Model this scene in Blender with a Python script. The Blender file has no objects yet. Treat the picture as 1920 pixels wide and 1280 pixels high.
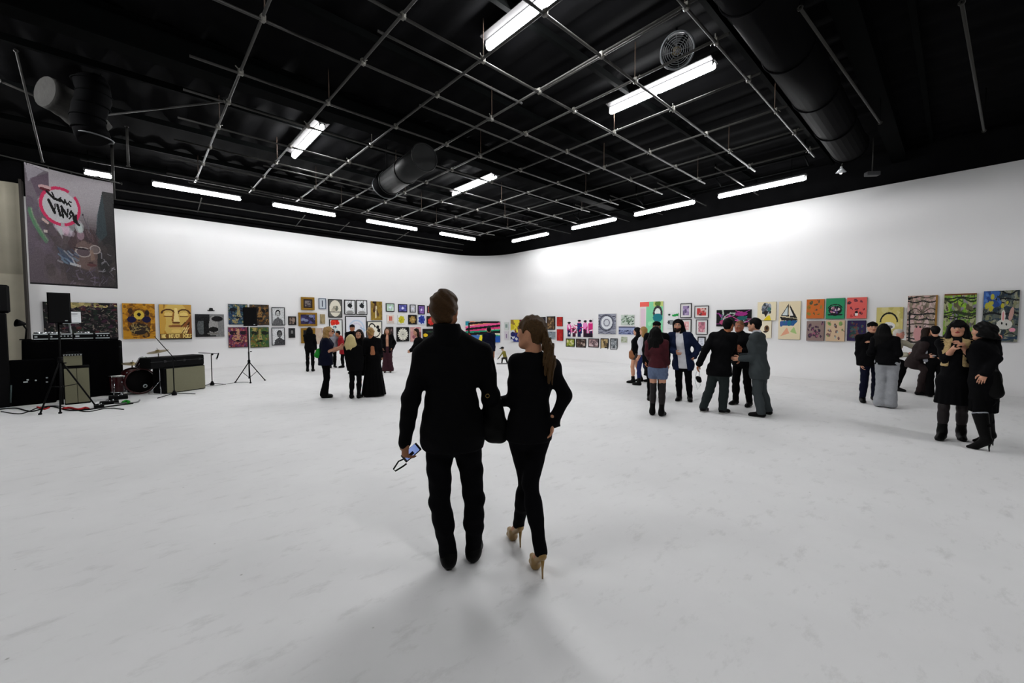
import bpy, math, random
import numpy as np
from mathutils import Vector, Matrix

# ------------------------------------------------------------------ camera, world, exposure
SC = bpy.context.scene
COL = SC.collection
FPX, YAW, PITCH, CAMH = 765.0, math.radians(42.5), math.atan(35 / 765), 1.64
cam_data = bpy.data.cameras.new('camera')
cam_data.sensor_fit = 'HORIZONTAL'
cam_data.sensor_width = 36.0
cam_data.lens = 36.0 * FPX / 1920.0
cam_data.clip_start, cam_data.clip_end = 0.05, 200
cam = bpy.data.objects.new('camera', cam_data)
COL.objects.link(cam)
cam.location = (0, 0, CAMH)
cam.rotation_euler = (math.pi / 2 - PITCH, 0, -YAW)
SC.camera = cam

world = bpy.data.worlds.new('dark_hall')
SC.world = world
world.use_nodes = True
world.node_tree.nodes['Background'].inputs[0].default_value = (0.6, 0.65, 0.75, 1)
world.node_tree.nodes['Background'].inputs[1].default_value = 0.0

SC.view_settings.view_transform = 'Standard'
SC.view_settings.look = 'None'
SC.view_settings.gamma = 1.0
SC.view_settings.use_curve_mapping = False
SC.view_settings.exposure = 0.0
LAMP_WATT, WASH_WATT, WASH_WATT_R = 111.0, 61.0, 49.0          # emission strength of the ceiling tubes and of the wall-washing tubes

# room: X runs along the left wall towards the far corner, Y along the right wall
DR, DL, WH, CORNER_R, COVE_R = 15.1, 18.8, 5.38, 2.5, 0.75
LEFT_END, RIGHT_END, CEIL = -2.41, -7.0, 6.38

# ------------------------------------------------------------------ geometry of the view (used to lay the room out from measurements)
_F = np.array([math.sin(YAW), math.cos(YAW), 0.0]); _R = np.array([math.cos(YAW), -math.sin(YAW), 0.0])
_Z = np.array([0, 0, 1.0]); _C = np.array([0, 0, CAMH])
_FP = _F * math.cos(PITCH) - _Z * math.sin(PITCH); _U = _F * math.sin(PITCH) + _Z * math.cos(PITCH)
def nrm(v): v = np.asarray(v, float); n = np.linalg.norm(v); return v / n if n > 1e-9 else v
def ray(px, py): return (px - 960) / FPX * _R + (640 - py) / FPX * _U + _FP
def at_z(px, py, z): d = ray(px, py); return _C + d * ((z - CAMH) / d[2])
def at_y(px, py, y): d = ray(px, py); return _C + d * (y / d[1])
def at_x(px, py, x): d = ray(px, py); return _C + d * (x / d[0])

# ------------------------------------------------------------------ materials
def lin(c):
    c = np.asarray(c, float) / 255.0
    return np.where(c <= 0.04045, c / 12.92, ((c + 0.055) / 1.055) ** 2.4)
MATS = {}
def M(name, col=(128, 128, 128), rough=0.6, metal=0.0, spec=0.3, var=0.12, scale=30.0, bump=0.0, bscale=None):
    """procedural material: base colour broken up by noise, optional fine relief"""
    if name in MATS: return MATS[name]
    m = bpy.data.materials.new(name); m.use_nodes = True
    nt = m.node_tree; b = nt.nodes['Principled BSDF']
    c = lin(col)
    tc = nt.nodes.new('ShaderNodeTexCoord')
    nz = nt.nodes.new('ShaderNodeTexNoise'); nz.inputs['Scale'].default_value = scale; nz.inputs['Detail'].default_value = 3
    nt.links.new(tc.outputs['Object'], nz.inputs['Vector'])
    mx = nt.nodes.new('ShaderNodeMix'); mx.data_type = 'RGBA'
    mx.inputs['A'].default_value = (*(c * (1 - var)), 1); mx.inputs['B'].default_value = (*np.minimum(c * (1 + var), 1), 1)
    nt.links.new(nz.outputs['Fac'], mx.inputs['Factor']); nt.links.new(mx.outputs['Result'], b.inputs['Base Color'])
    b.inputs['Roughness'].default_value = rough; b.inputs['Metallic'].default_value = metal
    b.inputs['Specular IOR Level'].default_value = spec
    if bump:
        n2 = nt.nodes.new('ShaderNodeTexNoise'); n2.inputs['Scale'].default_value = bscale or scale * 3; n2.inputs['Detail'].default_value = 4
        nt.links.new(tc.outputs['Object'], n2.inputs['Vector'])
        bp = nt.nodes.new('ShaderNodeBump'); bp.inputs['Strength'].default_value = bump; bp.inputs['Distance'].default_value = 0.01
        nt.links.new(n2.outputs['Fac'], bp.inputs['Height']); nt.links.new(bp.outputs['Normal'], b.inputs['Normal'])
    MATS[name] = m
    return m
def M_attr(name, rough=0.6, spec=0.25):
    """colour from the mesh's own colour attribute (flat print, skin)"""
    if name in MATS: return MATS[name]
    m = bpy.data.materials.new(name); m.use_nodes = True
    nt = m.node_tree; b = nt.nodes['Principled BSDF']
    a = nt.nodes.new('ShaderNodeVertexColor'); a.layer_name = 'Col'
    nz = nt.nodes.new('ShaderNodeTexNoise'); nz.inputs['Scale'].default_value = 60
    mp = nt.nodes.new('ShaderNodeMapRange'); mp.inputs['To Min'].default_value = 0.9; mp.inputs['To Max'].default_value = 1.1
    nt.links.new(nz.outputs['Fac'], mp.inputs['Value'])
    vm = nt.nodes.new('ShaderNodeVectorMath'); vm.operation = 'SCALE'
    nt.links.new(a.outputs['Color'], vm.inputs[0]); nt.links.new(mp.outputs['Result'], vm.inputs['Scale'])
    nt.links.new(vm.outputs['Vector'], b.inputs['Base Color'])
    b.inputs['Roughness'].default_value = rough; b.inputs['Specular IOR Level'].default_value = spec
    MATS[name] = m
    return m
def M_emit(name, col, strength):
    if name in MATS: return MATS[name]
    m = bpy.data.materials.new(name); m.use_nodes = True
    b = m.node_tree.nodes['Principled BSDF']
    b.inputs['Base Color'].default_value = (*lin(col), 1)
    b.inputs['Emission Color'].default_value = (*lin(col), 1); b.inputs['Emission Strength'].default_value = strength
    MATS[name] = m
    return m

# ------------------------------------------------------------------ object helpers
def tag(o, label=None, cat=None, group=None, kind=None):
    if label: o['label'] = label
    if cat: o['category'] = cat
    if group: o['group'] = group
    if kind: o['kind'] = kind
    return o
def empty(name, loc=(0, 0, 0), rz=0.0, label=None, cat=None, group=None):
    o = bpy.data.objects.new(name, None); COL.objects.link(o)
    o.location = loc; o.rotation_euler = (0, 0, rz); o.empty_display_size = 0.1
    return tag(o, label, cat, group)
def link_mesh(name, me, mat, parent=None, smooth=False):
    if mat is not None and not me.materials: me.materials.append(mat)
    if smooth: me.polygons.foreach_set('use_smooth', np.ones(len(me.polygons), bool))
    o = bpy.data.objects.new(name, me); COL.objects.link(o)
    if parent is not None: o.parent = parent
    return o
def np_mesh(name, v, quads):
    v = np.ascontiguousarray(v, np.float32); q = np.ascontiguousarray(quads, np.int32)
    me = bpy.data.meshes.new(name)
    me.vertices.add(len(v)); me.vertices.foreach_set('co', v.ravel())
    me.loops.add(q.size); me.loops.foreach_set('vertex_index', q.ravel())
    me.polygons.add(len(q)); me.polygons.foreach_set('loop_start', np.arange(len(q), dtype=np.int32) * q.shape[1])
    me.update(calc_edges=True)
    return me
class MB:
    """collects simple shapes; build() links them as one mesh object"""
    def __init__(s): s.v = []; s.f = []; s.sm = []
    def add(s, v, f, smooth=False):
        n = len(s.v); s.v += [tuple(map(float, p)) for p in v]; s.f += [tuple(i + n for i in q) for q in f]; s.sm += [smooth] * len(f); return s
    def box(s, c, d, mat=None, bev=0.0):
        x, y, z = d[0] / 2, d[1] / 2, d[2] / 2
        if bev > 0:
            b = min(bev, x * .9, y * .9, z * .9); P = []; idx = {}
            for sx in (-1, 1):
                for sy in (-1, 1):
                    for sz in (-1, 1):
                        for k in range(3):
                            q = [sx * x, sy * y, sz * z]
                            for j in range(3):
                                if j != k: q[j] -= (sx, sy, sz)[j] * b
                            idx[(sx, sy, sz, k)] = len(P); P.append(q)
            Fc = []
            for k in range(3):
                i, j = [(1, 2), (2, 0), (0, 1)][k]
                for sg in (-1, 1):
                    ring = []
                    for a, bb in ((-1, -1), (1, -1), (1, 1), (-1, 1)):
                        t = [0, 0, 0]; t[k] = sg; t[i] = a; t[j] = bb; ring.append(idx[(*t, k)])
                    Fc.append(ring if sg > 0 else ring[::-1])
            for k in range(3):      # edge bevels (edges along axis k)
                i, j = [(1, 2), (2, 0), (0, 1)][k]
                for a in (-1, 1):
                    for bb in (-1, 1):
                        lo = [0, 0, 0]; lo[k] = -1; lo[i] = a; lo[j] = bb
                        hi = list(lo); hi[k] = 1
                        q = [idx[(*lo, i)], idx[(*lo, j)], idx[(*hi, j)], idx[(*hi, i)]]
                        Fc.append(q if a * bb > 0 else q[::-1])
            for sx in (-1, 1):
                for sy in (-1, 1):
                    for sz in (-1, 1):
                        q = [idx[(sx, sy, sz, k)] for k in range(3)]
                        Fc.append(q if sx * sy * sz > 0 else q[::-1])
            V = P
        else:
            V = [(-x, -y, -z), (x, -y, -z), (x, y, -z), (-x, y, -z), (-x, -y, z), (x, -y, z), (x, y, z), (-x, y, z)]
            Fc = [(0, 3, 2, 1), (4, 5, 6, 7), (0, 1, 5, 4), (1, 2, 6, 5), (2, 3, 7, 6), (3, 0, 4, 7)]
        mt = mat or Matrix.Identity(3)
        return s.add([tuple(Vector(c) + mt @ Vector(p)) for p in V], Fc)
    def tube(s, pts, r, n=8, cap=True):
        pts = [Vector(p) for p in pts]; rs = r if isinstance(r, (list, tuple)) else [r] * len(pts)
        V = []; Fc = []; prev = None
        for i, p in enumerate(pts):
            t = (pts[min(i + 1, len(pts) - 1)] - pts[max(i - 1, 0)]).normalized()
            if prev is None:
                u = t.orthogonal().normalized()
            else:
                u = (prev - t * prev.dot(t)); u = u.normalized() if u.length > 1e-6 else t.orthogonal().normalized()
            prev = u; w = t.cross(u)
            for k in range(n):
                a = 2 * math.pi * k / n; V.append(p + (u * math.cos(a) + w * math.sin(a)) * rs[i])
        for i in range(len(pts) - 1):
            for k in range(n):
                Fc.append((i * n + k, i * n + (k + 1) % n, (i + 1) * n + (k + 1) % n, (i + 1) * n + k))
        s.add(V, Fc, True)
        if cap:
            m = len(s.v) - len(V)
            s.f.append(tuple(m + k for k in range(n))[::-1]); s.sm.append(False)
            s.f.append(tuple(m + (len(pts) - 1) * n + k for k in range(n))); s.sm.append(False)
        return s
    def lathe(s, c, axis, prof, n=24):
        """prof: list of (radius, height along axis)"""
        ax = Vector(axis).normalized(); u = ax.orthogonal().normalized(); w = ax.cross(u); c = Vector(c)
        V = []; Fc = []
        for r, h in prof:
            for k in range(n):
                a = 2 * math.pi * k / n; V.append(c + ax * h + (u * math.cos(a) + w * math.sin(a)) * r)
        for i in range(len(prof) - 1):
            for k in range(n):
                Fc.append((i * n + k, i * n + (k + 1) % n, (i + 1) * n + (k + 1) % n, (i + 1) * n + k))
        return s.add(V, Fc, True)
    def torus(s, c, axis, R, r, n=32, m=8):
        ax = Vector(axis).normalized(); u = ax.orthogonal().normalized(); w = ax.cross(u)
        pts = [Vector(c) + (u * math.cos(2 * math.pi * k / n) + w * math.sin(2 * math.pi * k / n)) * R for k in range(n + 1)]
        return s.tube(pts, r, m, cap=False)
    def build(s, name, mat, parent=None):
        me = bpy.data.meshes.new(name); me.from_pydata(s.v, [], s.f); me.update()
        me.polygons.foreach_set('use_smooth', np.array(s.sm, bool))
        return link_mesh(name, me, mat, parent)
# ================================================================== THE SETTING
def M_floor():
    m = bpy.data.materials.new('painted_white_floor'); m.use_nodes = True; nt = m.node_tree; b = nt.nodes['Principled BSDF']
    tc = nt.nodes.new('ShaderNodeTexCoord')
    def noise(scale, detail, rough=0.5):
        n = nt.nodes.new('ShaderNodeTexNoise'); n.inputs['Scale'].default_value = scale; n.inputs['Detail'].default_value = detail
        n.inputs['Roughness'].default_value = rough; nt.links.new(tc.outputs['Object'], n.inputs['Vector']); return n
    def ramp(src, p0, c0, p1, c1):
        r = nt.nodes.new('ShaderNodeValToRGB'); r.color_ramp.elements[0].position = p0; r.color_ramp.elements[0].color = (*c0, 1)
        r.color_ramp.elements[1].position = p1; r.color_ramp.elements[1].color = (*c1, 1); nt.links.new(src, r.inputs['Fac']); return r
    def mul(a, bb):
        x = nt.nodes.new('ShaderNodeMix'); x.data_type = 'RGBA'; x.blend_type = 'MULTIPLY'; x.inputs['Factor'].default_value = 1
        nt.links.new(a, x.inputs['A']); nt.links.new(bb, x.inputs['B']); return x.outputs['Result']
    big = ramp(noise(0.7, 6, 0.6).outputs['Fac'], 0.3, (0.74, 0.735, 0.735), 0.7, (0.82, 0.815, 0.815))
    # trodden dirt: streaky smudges and small scuff specks
    mp = nt.nodes.new('ShaderNodeMapping'); mp.inputs['Scale'].default_value = (1.0, 2.2, 1); mp.inputs['Rotation'].default_value = (0, 0, 0.5)
    nt.links.new(tc.outputs['Object'], mp.inputs['Vector'])
    sm = nt.nodes.new('ShaderNodeTexNoise'); sm.inputs['Scale'].default_value = 3.2; sm.inputs['Detail'].default_value = 9; sm.inputs['Roughness'].default_value = 0.72
    nt.links.new(mp.outputs['Vector'], sm.inputs['Vector'])
    smr = ramp(sm.outputs['Fac'], 0.55, (1, 1, 1), 0.74, (0.80, 0.80, 0.79))
    sp = nt.nodes.new('ShaderNodeTexVoronoi'); sp.inputs['Scale'].default_value = 3.0; sp.feature = 'DISTANCE_TO_EDGE' if False else 'F1'
    nt.links.new(tc.outputs['Object'], sp.inputs['Vector'])
    spr = ramp(sp.outputs['Distance'], 0.012, (0.55, 0.55, 0.53), 0.03, (1, 1, 1))
    out = mul(mul(big.outputs['Color'], smr.outputs['Color']), spr.outputs['Color'])
    nt.links.new(out, b.inputs['Base Color'])
    b.inputs['Roughness'].default_value = 0.62; b.inputs['Specular IOR Level'].default_value = 0.25
    return m
FLOOR_M = M_floor()
WALL_M = M('white_cyclorama_paint', (233, 232, 232), rough=0.8, spec=0.15, var=0.015, scale=1.2)
BLACK_M = M('black_painted_deck', (10, 10, 11), rough=0.9, spec=0.02, var=0.6, scale=2.5, bump=0.2, bscale=9)
PIPE_M = M('dull_galvanised_pipe', (47, 46, 44), rough=0.5, metal=0.0, spec=0.3, var=0.3, scale=8)
DARK_STEEL = M('black_painted_steel', (5, 6, 6), rough=0.8, spec=0.02, var=0.3, scale=6)

fl = MB().add([(-30, -30, 0), (DR - COVE_R, -30, 0), (DR - COVE_R, DL - COVE_R, 0), (-30, DL - COVE_R, 0)], [(0, 1, 2, 3)]).build('floor', FLOOR_M)
tag(fl, 'white painted studio floor with faint scuffs', 'floor', kind='structure')

def cyc():
    """white cyclorama: plan path left wall > rounded corner > right wall, swept with a coved foot"""
    path = []                                                     # (x, y, nx, ny): wall line and direction into the room
    cx, cy = DR - CORNER_R, DL - CORNER_R
    for x in np.linspace(LEFT_END, cx, 30): path.append((x, DL, 0, -1))
    k_mid = None
    for i in range(1, 32):
        a = math.pi / 2 * (1 - i / 32); path.append((cx + CORNER_R * math.cos(a), cy + CORNER_R * math.sin(a), -math.cos(a), -math.sin(a)))
        if i == 16: k_mid = len(path) - 1
    for y in np.linspace(cy, RIGHT_END, 36): path.append((DR, y, -1, 0))
    prof = []                                                     # (distance into room, height)
    for i in range(17):
        a = math.pi / 2 * i / 16; prof.append((COVE_R * (1 - math.sin(a)), COVE_R * (1 - math.cos(a))))
    for z in np.linspace(COVE_R, WH, 8)[1:]: prof.append((0.0, z))
    prof.append((-0.12, WH))
    n = len(prof)
    V = np.array([(x + nx * d, y + ny * d, z + 0.001) for x, y, nx, ny in path for d, z in prof])
    def quads(i0, i1): return np.array([(i * n + j, i * n + j + 1, (i + 1) * n + j + 1, (i + 1) * n + j) for i in range(i0, i1) for j in range(n - 1)])[:, ::-1]
    for name, a, b, lab in (('wall_left', 0, k_mid, 'white cyclorama wall behind the band gear, curved at foot and corner'), ('wall_right', k_mid, len(path) - 1, 'white cyclorama wall on the right, curved at foot and corner')):
        q = quads(a, b); lo = q.min(); me = np_mesh(name, V[lo:q.max() + 1], q - lo)
        tag(link_mesh(name, me, WALL_M, smooth=True), lab, 'wall', kind='structure')
cyc()
# floor left over at the rounded corner (quarter between the square floor and the curved cove)
# dark upper wall that carries on above the white wall
mb = MB(); mb.box(((LEFT_END + DR) / 2 + 0.2, DL + 0.22, (WH + CEIL) / 2 - 0.02), (DR - LEFT_END + 0.8, 0.1, CEIL - WH + 0.3))
tag(mb.build('trim_1', BLACK_M), 'black fascia above the left white wall', 'trim', kind='structure')
mb = MB(); mb.box((DR + 0.22, (DL + RIGHT_END) / 2, (WH + CEIL) / 2 - 0.02), (0.1, DL - RIGHT_END + 0.4, CEIL - WH + 0.3))
tag(mb.build('trim_2', BLACK_M), 'black fascia above the right white wall', 'trim', kind='structure')

# ceiling: ribbed metal deck painted black
def ceiling():
    xs = np.arange(-14, 22, 0.15); V = []; q = []
    for i, x in enumerate(xs):
        z = CEIL - (0.05 if (i // 2) % 2 else 0.0)
        V += [(x, -14, z), (x, 22, z)]
    for i in range(len(xs) - 1): q.append((2 * i, 2 * i + 1, 2 * i + 3, 2 * i + 2))
    tag(link_mesh('ceiling', np_mesh('ceiling', V, q), BLACK_M), 'black ribbed metal roof deck', 'ceiling', kind='structure')
ceiling()

# ribbed concrete wall left of the white wall
def ribbed_wall():
    xs = np.arange(-16.0, LEFT_END - 0.03, 0.05); V = []; q = []
    for i, x in enumerate(xs):
        y = DL + 0.10 - 0.03 * abs(math.sin(i * math.pi / 6)) ** 0.5
        V += [(x, y, 0), (x, y, 3.05), (x, y + 0.012, 3.06), (x, y + 0.012, 3.09), (x, y, 3.10), (x, y, 5.75)]
    for i in range(len(xs) - 1):
        for j in range(5): q.append((6 * i + j, 6 * i + 6 + j, 6 * i + 7 + j, 6 * i + 1 + j))
    m = M('ribbed_concrete', (176, 170, 152), rough=0.9, var=0.22, scale=1.6, bump=0.3, bscale=14)
    tag(link_mesh('wall_back', np_mesh('wall_back', V, q), m), 'bare ribbed concrete wall beside the hanging banner', 'wall', kind='structure')
    mb = MB().box((-9.2, DL + 0.12, 6.25), (13.6, 0.1, 1.0)); tag(mb.build('trim_3', BLACK_M), 'black band above the ribbed concrete wall', 'trim', kind='structure')
    mb = MB().box((LEFT_END + 0.01, DL - 0.12, 2.9), (0.05, 0.35, 5.8)); tag(mb.build('trim_4', M('dark_edge_board', (52, 48, 44), rough=0.8)), 'dark board edging the end of the white wall', 'trim', kind='structure')
ribbed_wall()

# steel beams under the deck
def beam(name, a, b, w, hgt, label):
    a, b = Vector(a), Vector(b); d = b - a; e = empty(name, a, math.atan2(d.y, d.x), label, 'beam'); L = d.length
    for nm, c, dim in (('top_flange', (L / 2, 0, -0.012), (L, w, 0.024)), ('web', (L / 2, 0, -hgt / 2), (L, 0.03, hgt - 0.05)), ('bottom_flange', (L / 2, 0, -hgt + 0.012), (L, w, 0.024))):
        MB().box(c, dim).build(nm, DARK_STEEL, e)
beam('steel_beam', (-9, 8.75, CEIL - 0.06), (DR + 0.15, 8.75, CEIL - 0.06), 0.34, 0.50, 'heavy black steel beam crossing the ceiling above the couple')
beam('steel_beam', (-9, 1.2, CEIL - 0.06), (DR + 0.15, 1.2, CEIL - 0.06), 0.30, 0.36, 'black steel beam above the long round duct')
for k, y in enumerate(np.arange(-1.4, 18.5, 2.0)):
    if abs(y - 8.75) < 0.6 or abs(y - 1.2) < 0.5: continue
    mb = MB().box((2.5, y, CEIL - 0.12), (25, 0.08, 0.12)); o = mb.build('roof_joist', DARK_STEEL)
    tag(o, ['thin black roof joist running behind the view', 'thin black roof joist nearest overhead', 'thin black roof joist over the bright lamp by the ceiling fan', 'thin black roof joist in front of the heavy beam', 'thin black roof joist just behind the heavy beam', 'thin black roof joist over the drum fan', 'thin black roof joist over the lamps flanking the drum', 'thin black roof joist before the left wall lamps', 'thin black roof joist over the left wall lamps', 'thin black roof joist closest to the left wall'][min(k, 9)], 'joist', group='roof joists under the black deck')

# ================================================================== FLUORESCENT LAMPS
TUBE_M = M_emit('lit_fluorescent_diffuser', (253, 254, 255), LAMP_WATT)
RWALLTUBE_M = M_emit('lit_right_wall_tube', (253, 254, 255), WASH_WATT_R)
WALLTUBE_M = M_emit('lit_wall_washer_tube', (253, 254, 255), WASH_WATT)
HOUSE_M = M('grey_enamel_housing', (46, 46, 47), rough=0.5)
GL, GR, GC = 'lamps along the left white wall', 'lamps along the right white wall', 'lamps under the roof deck'
def strip_lamp(a, b, label, group, stem=0.0):
    a, b = Vector(a), Vector(b); mid = (a + b) / 2; d = b - a; L = d.length; ang = math.atan2(d.y, d.x)
    e = empty('fluorescent_lamp', mid, ang, label, 'lamp', group)
    MB().box((0, 0, 0.085), (L + 0.04, 0.15, 0.05), bev=0.01).build('housing', HOUSE_M, e)
    for s in (-1, 1):
        mb = MB(); h = L / 2 - 0.012; x0, x1 = sorted((s * 0.012, s * (L / 2)))
        mb.tube([(x0, 0, 0), (x0 + 0.03, 0, 0), (x1 - 0.03, 0, 0), (x1, 0, 0)], [0.045, 0.058, 0.058, 0.045], 10); mb.build('tube', TUBE_M if group == GC else (RWALLTUBE_M if group == GR else WALLTUBE_M), e)
        MB().box((s * (L / 2 - 0.01), 0, 0.03), (0.02, 0.13, 0.09)).build('end_cap', HOUSE_M, e)
    if group == GC:                                              # open reflector wings above the tubes
        MB().add([(-L / 2, -.17, .10), (L / 2, -.17, .10), (L / 2, -.05, .065), (-L / 2, -.05, .065), (-L / 2, .05, .065), (L / 2, .05, .065), (L / 2, .17, .10), (-L / 2, .17, .10), (-L / 2, .17, .115), (L / 2, .17, .115), (L / 2, -.17, .115), (-L / 2, -.17, .115)], [(0, 3, 2, 1), (4, 7, 6, 5), (3, 4, 5, 2), (8, 11, 10, 9), (0, 1, 10, 11), (7, 8, 9, 6)]).build('reflector', M('aged_white_reflector', (30, 28, 29), rough=.6, var=.4, scale=6), e)
    if stem > 0:
        for s in (-0.35, 0.35): MB().tube([(s * L, 0, 0.1), (s * L, 0, 0.1 + stem)], 0.008, 6).build('hanger', DARK_STEEL, e)
    return e
ZL, ZR, ZC = 5.75, 5.55, 6.1
for x0, x1, lab in ((-5.6, -3.4, 'strip lamp above the ribbed concrete wall, left of the view'), (-0.95, -0.42, 'strip lamp half hidden behind the hanging banner'), (0.45, 2.65, 'strip lamp above the left wall, nearest to the banner'), (3.6, 5.7, 'strip lamp above the left wall, second right of the banner'),  # first one is out of view, added to light the concrete wall
                    (6.95, 9.2, 'strip lamp above the left wall, third right of the banner'), (10.4, 12.4, 'short looking strip lamp closest to the far corner over the left wall')):
    strip_lamp((x0, 16.25, ZL), (x1, 16.25, ZL), lab, GL, CEIL - ZL - 0.1)
for y0, y1, lab in ((12.3, 14.6, 'strip lamp closest to the far corner over the right wall'), (8.85, 10.95, 'second strip lamp out from the far corner over the right wall'),
                    (5.9, 8.05, 'third strip lamp out from the far corner over the right wall'), (2.9, 5.15, 'nearest and longest looking strip lamp over the right wall')):
    strip_lamp((13.42, y0, ZR), (13.42, y1, ZR), lab, GR, CEIL - ZR - 0.1)
for x, y0, y1, lab in ((4.33, 3.05, 5.3, 'large strip lamp cut by the top of the picture'), (7.52, 3.0, 5.12, 'bright strip lamp beside the wall fan'),
                       (3.23, 9.9, 12.2, 'strip lamp among the pipes left of the big round drum'), (8.26, 9.75, 12.05, 'strip lamp among the pipes right of the big round drum')):
    strip_lamp((x, y0, ZC), (x, y1, ZC), lab, GC, CEIL - ZC - 0.1)
for k, (x, y) in enumerate(((-2.8, 11.0), (-2.8, 4.0), (0.9, -2.6), (7.6, -3.2))):       # unseen lamps added along the rows to brighten the floor and right wall
    strip_lamp((x, y - 1.1, ZC), (x, y + 1.1, ZC), ['strip lamp under the deck left of the view, over the band gear side', 'strip lamp under the deck left of the view, nearest to us', 'strip lamp under the deck right behind the view', 'strip lamp under the deck right of the view'][k], GC, CEIL - ZC - 0.1)
# ================================================================== PIPE GRID, DUCTS, FANS, BANNER
GZ = 5.7
def pipe_grid():
    e = empty('pipe_grid', (6, 9, GZ), 0, 'suspended grid of grey scaffold pipes under the black roof', 'pipe grid')
    o0 = Vector((6, 9, GZ)); XS = [1.35, 2.70, 4.04, 5.29, 6.25, 7.60, 9.10, 10.4, 11.75]; YS = [2.48, 3.77, 5.07, 6.37, 7.95, 9.15, 10.45, 11.75, 13.1, 14.5]
    def rod(a, b, r=0.021): MB().tube([tuple(Vector(a) - o0), tuple(Vector(b) - o0)], r, 8).build('pipe', PIPE_M, e)
    for x in XS: rod((x, 2.3 if x > 2 else 4.5, GZ), (x, 15.2, GZ))
    for y in YS: rod((0.7 if y > 6 else 1.3, y, GZ - 0.045), (12.2, y, GZ - 0.045))
    # extra rods clamped beside the grid rods
    for a, b in (((4.0, 6.92, GZ), (9.2, 6.92, GZ)), ((2.5, 12.15, GZ - .04), (6.5, 12.15, GZ - .04)), ((5.38, 2.6, GZ + .03), (5.38, 5.2, GZ + .03)), ((2.6, 5.62, GZ + .02), (5.4, 5.62, GZ + .02)), ((1.2, 15.0, GZ - .05), (11.8, 15.0, GZ - .05))): rod(a, b, 0.019)
    # rods along the wall lamps
    rod((-1.0, 17.75, GZ + .06), (12.8, 17.75, GZ + .06)); rod((-1.0, 18.4, GZ - .10), (13.2, 18.4, GZ - .10)); rod((-1.0, 16.0, GZ + .30), (12.6, 16.0, GZ + .30), .017)
    for x in (1.7, 4.9, 6.6, 9.3): rod((x, 17.2, GZ + .10), (x, 18.5, GZ - .10), .016)
    for y in (4.4, 6.0, 7.6, 9.0, 10.6, 12.0): rod((11.2, y, GZ - .02), (14.6, y, GZ - .02), .017)
    # clamps at the crossings, hangers up to the deck
    cl = MB(); cl.box((0, 0, -.022), (.075, .06, .10), bev=.012); cl.tube([(.0, .035, -.02), (.0, .075, -.055)], .008, 6); cl.tube([(-.035, 0, .01), (-.075, 0, .045)], .008, 6)
    me = None
    CM = M('zinc_clamp', (92, 90, 84), rough=.4, metal=.1, spec=.5, var=.15)
    n = 0
    for i, x in enumerate(XS):
        for j, y in enumerate(YS):
            if (x < 2 and y < 4.4) or (x < .5 and y < 6): continue
            if me is None:
                o = cl.build('clamp', CM, e); me = o.data
            else:
                o = bpy.data.objects.new('clamp', me); COL.objects.link(o); o.parent = e
            o.location = Vector((x, y, GZ)) - o0; o.rotation_euler = (0, 0, (i * 3 + j * 5) % 4 * 1.57 + 0.2)
            if (i + 2 * j) % 3 == 0:
                MB().tube([tuple(Vector((x + .03, y + .03, GZ)) - o0), tuple(Vector((x + .03, y + .03, CEIL - .05)) - o0)], .009, 6).build('hanger', M('rusty_rod', (58, 44, 34), rough=.7), e)
pipe_grid()

# dark frame that carries the lamps over the right wall
e = empty('lamp_frame', (13.1, 8, 5.9), 0, 'black pipe frame running above the right wall lamps', 'pipe frame')
for dx, dz in ((-.35, .05), (0.1, -.12)):
    MB().tube([(dx, -5.3, dz), (dx, 6.8, dz)], .025, 8).build('rail', DARK_STEEL, e)
for y in (-5.2, -3.0, -.4, 2.4, 5.2):
    MB().tube([(-.35, y, .05), (-.35, y, .46)], .02, 6).build('post', DARK_STEEL, e); MB().tube([(-.35, y, .05), (.1, y, -.12)], .02, 6).build('brace', DARK_STEEL, e)

def round_duct(name, pts, r, label, mat=DARK_STEEL):
    p0 = Vector(pts[0]); e = empty(name, p0, 0, label, 'duct'); q = [Vector(p) - p0 for p in pts]
    MB().tube([tuple(p) for p in q], r, 24).build('duct_body', mat, e)
    d = (q[-1] - q[0]); n = max(2, int(d.length / 1.6))
    for k in range(n + 1):
        c = q[0] + d * (k / n); MB().torus(tuple(c), tuple(d), r + .008, .016, 28, 6).build('seam_ring', mat, e)
        if k % 2: MB().tube([tuple(c + Vector((0, 0, r))), tuple(c + Vector((0, 0, CEIL - p0.z - .02)))], .008, 5).build('hanger', DARK_STEEL, e)
    return e
DUCT_M = M('dark_duct_sheet', (7, 7, 8), rough=0.7, spec=0.02, var=0.25, scale=5)
round_duct('air_duct', [(2.2, 1.85, 5.75), (12.4, 1.85, 5.75)], 0.34, 'long dark round air duct crossing the ceiling on the right', DUCT_M)

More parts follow.
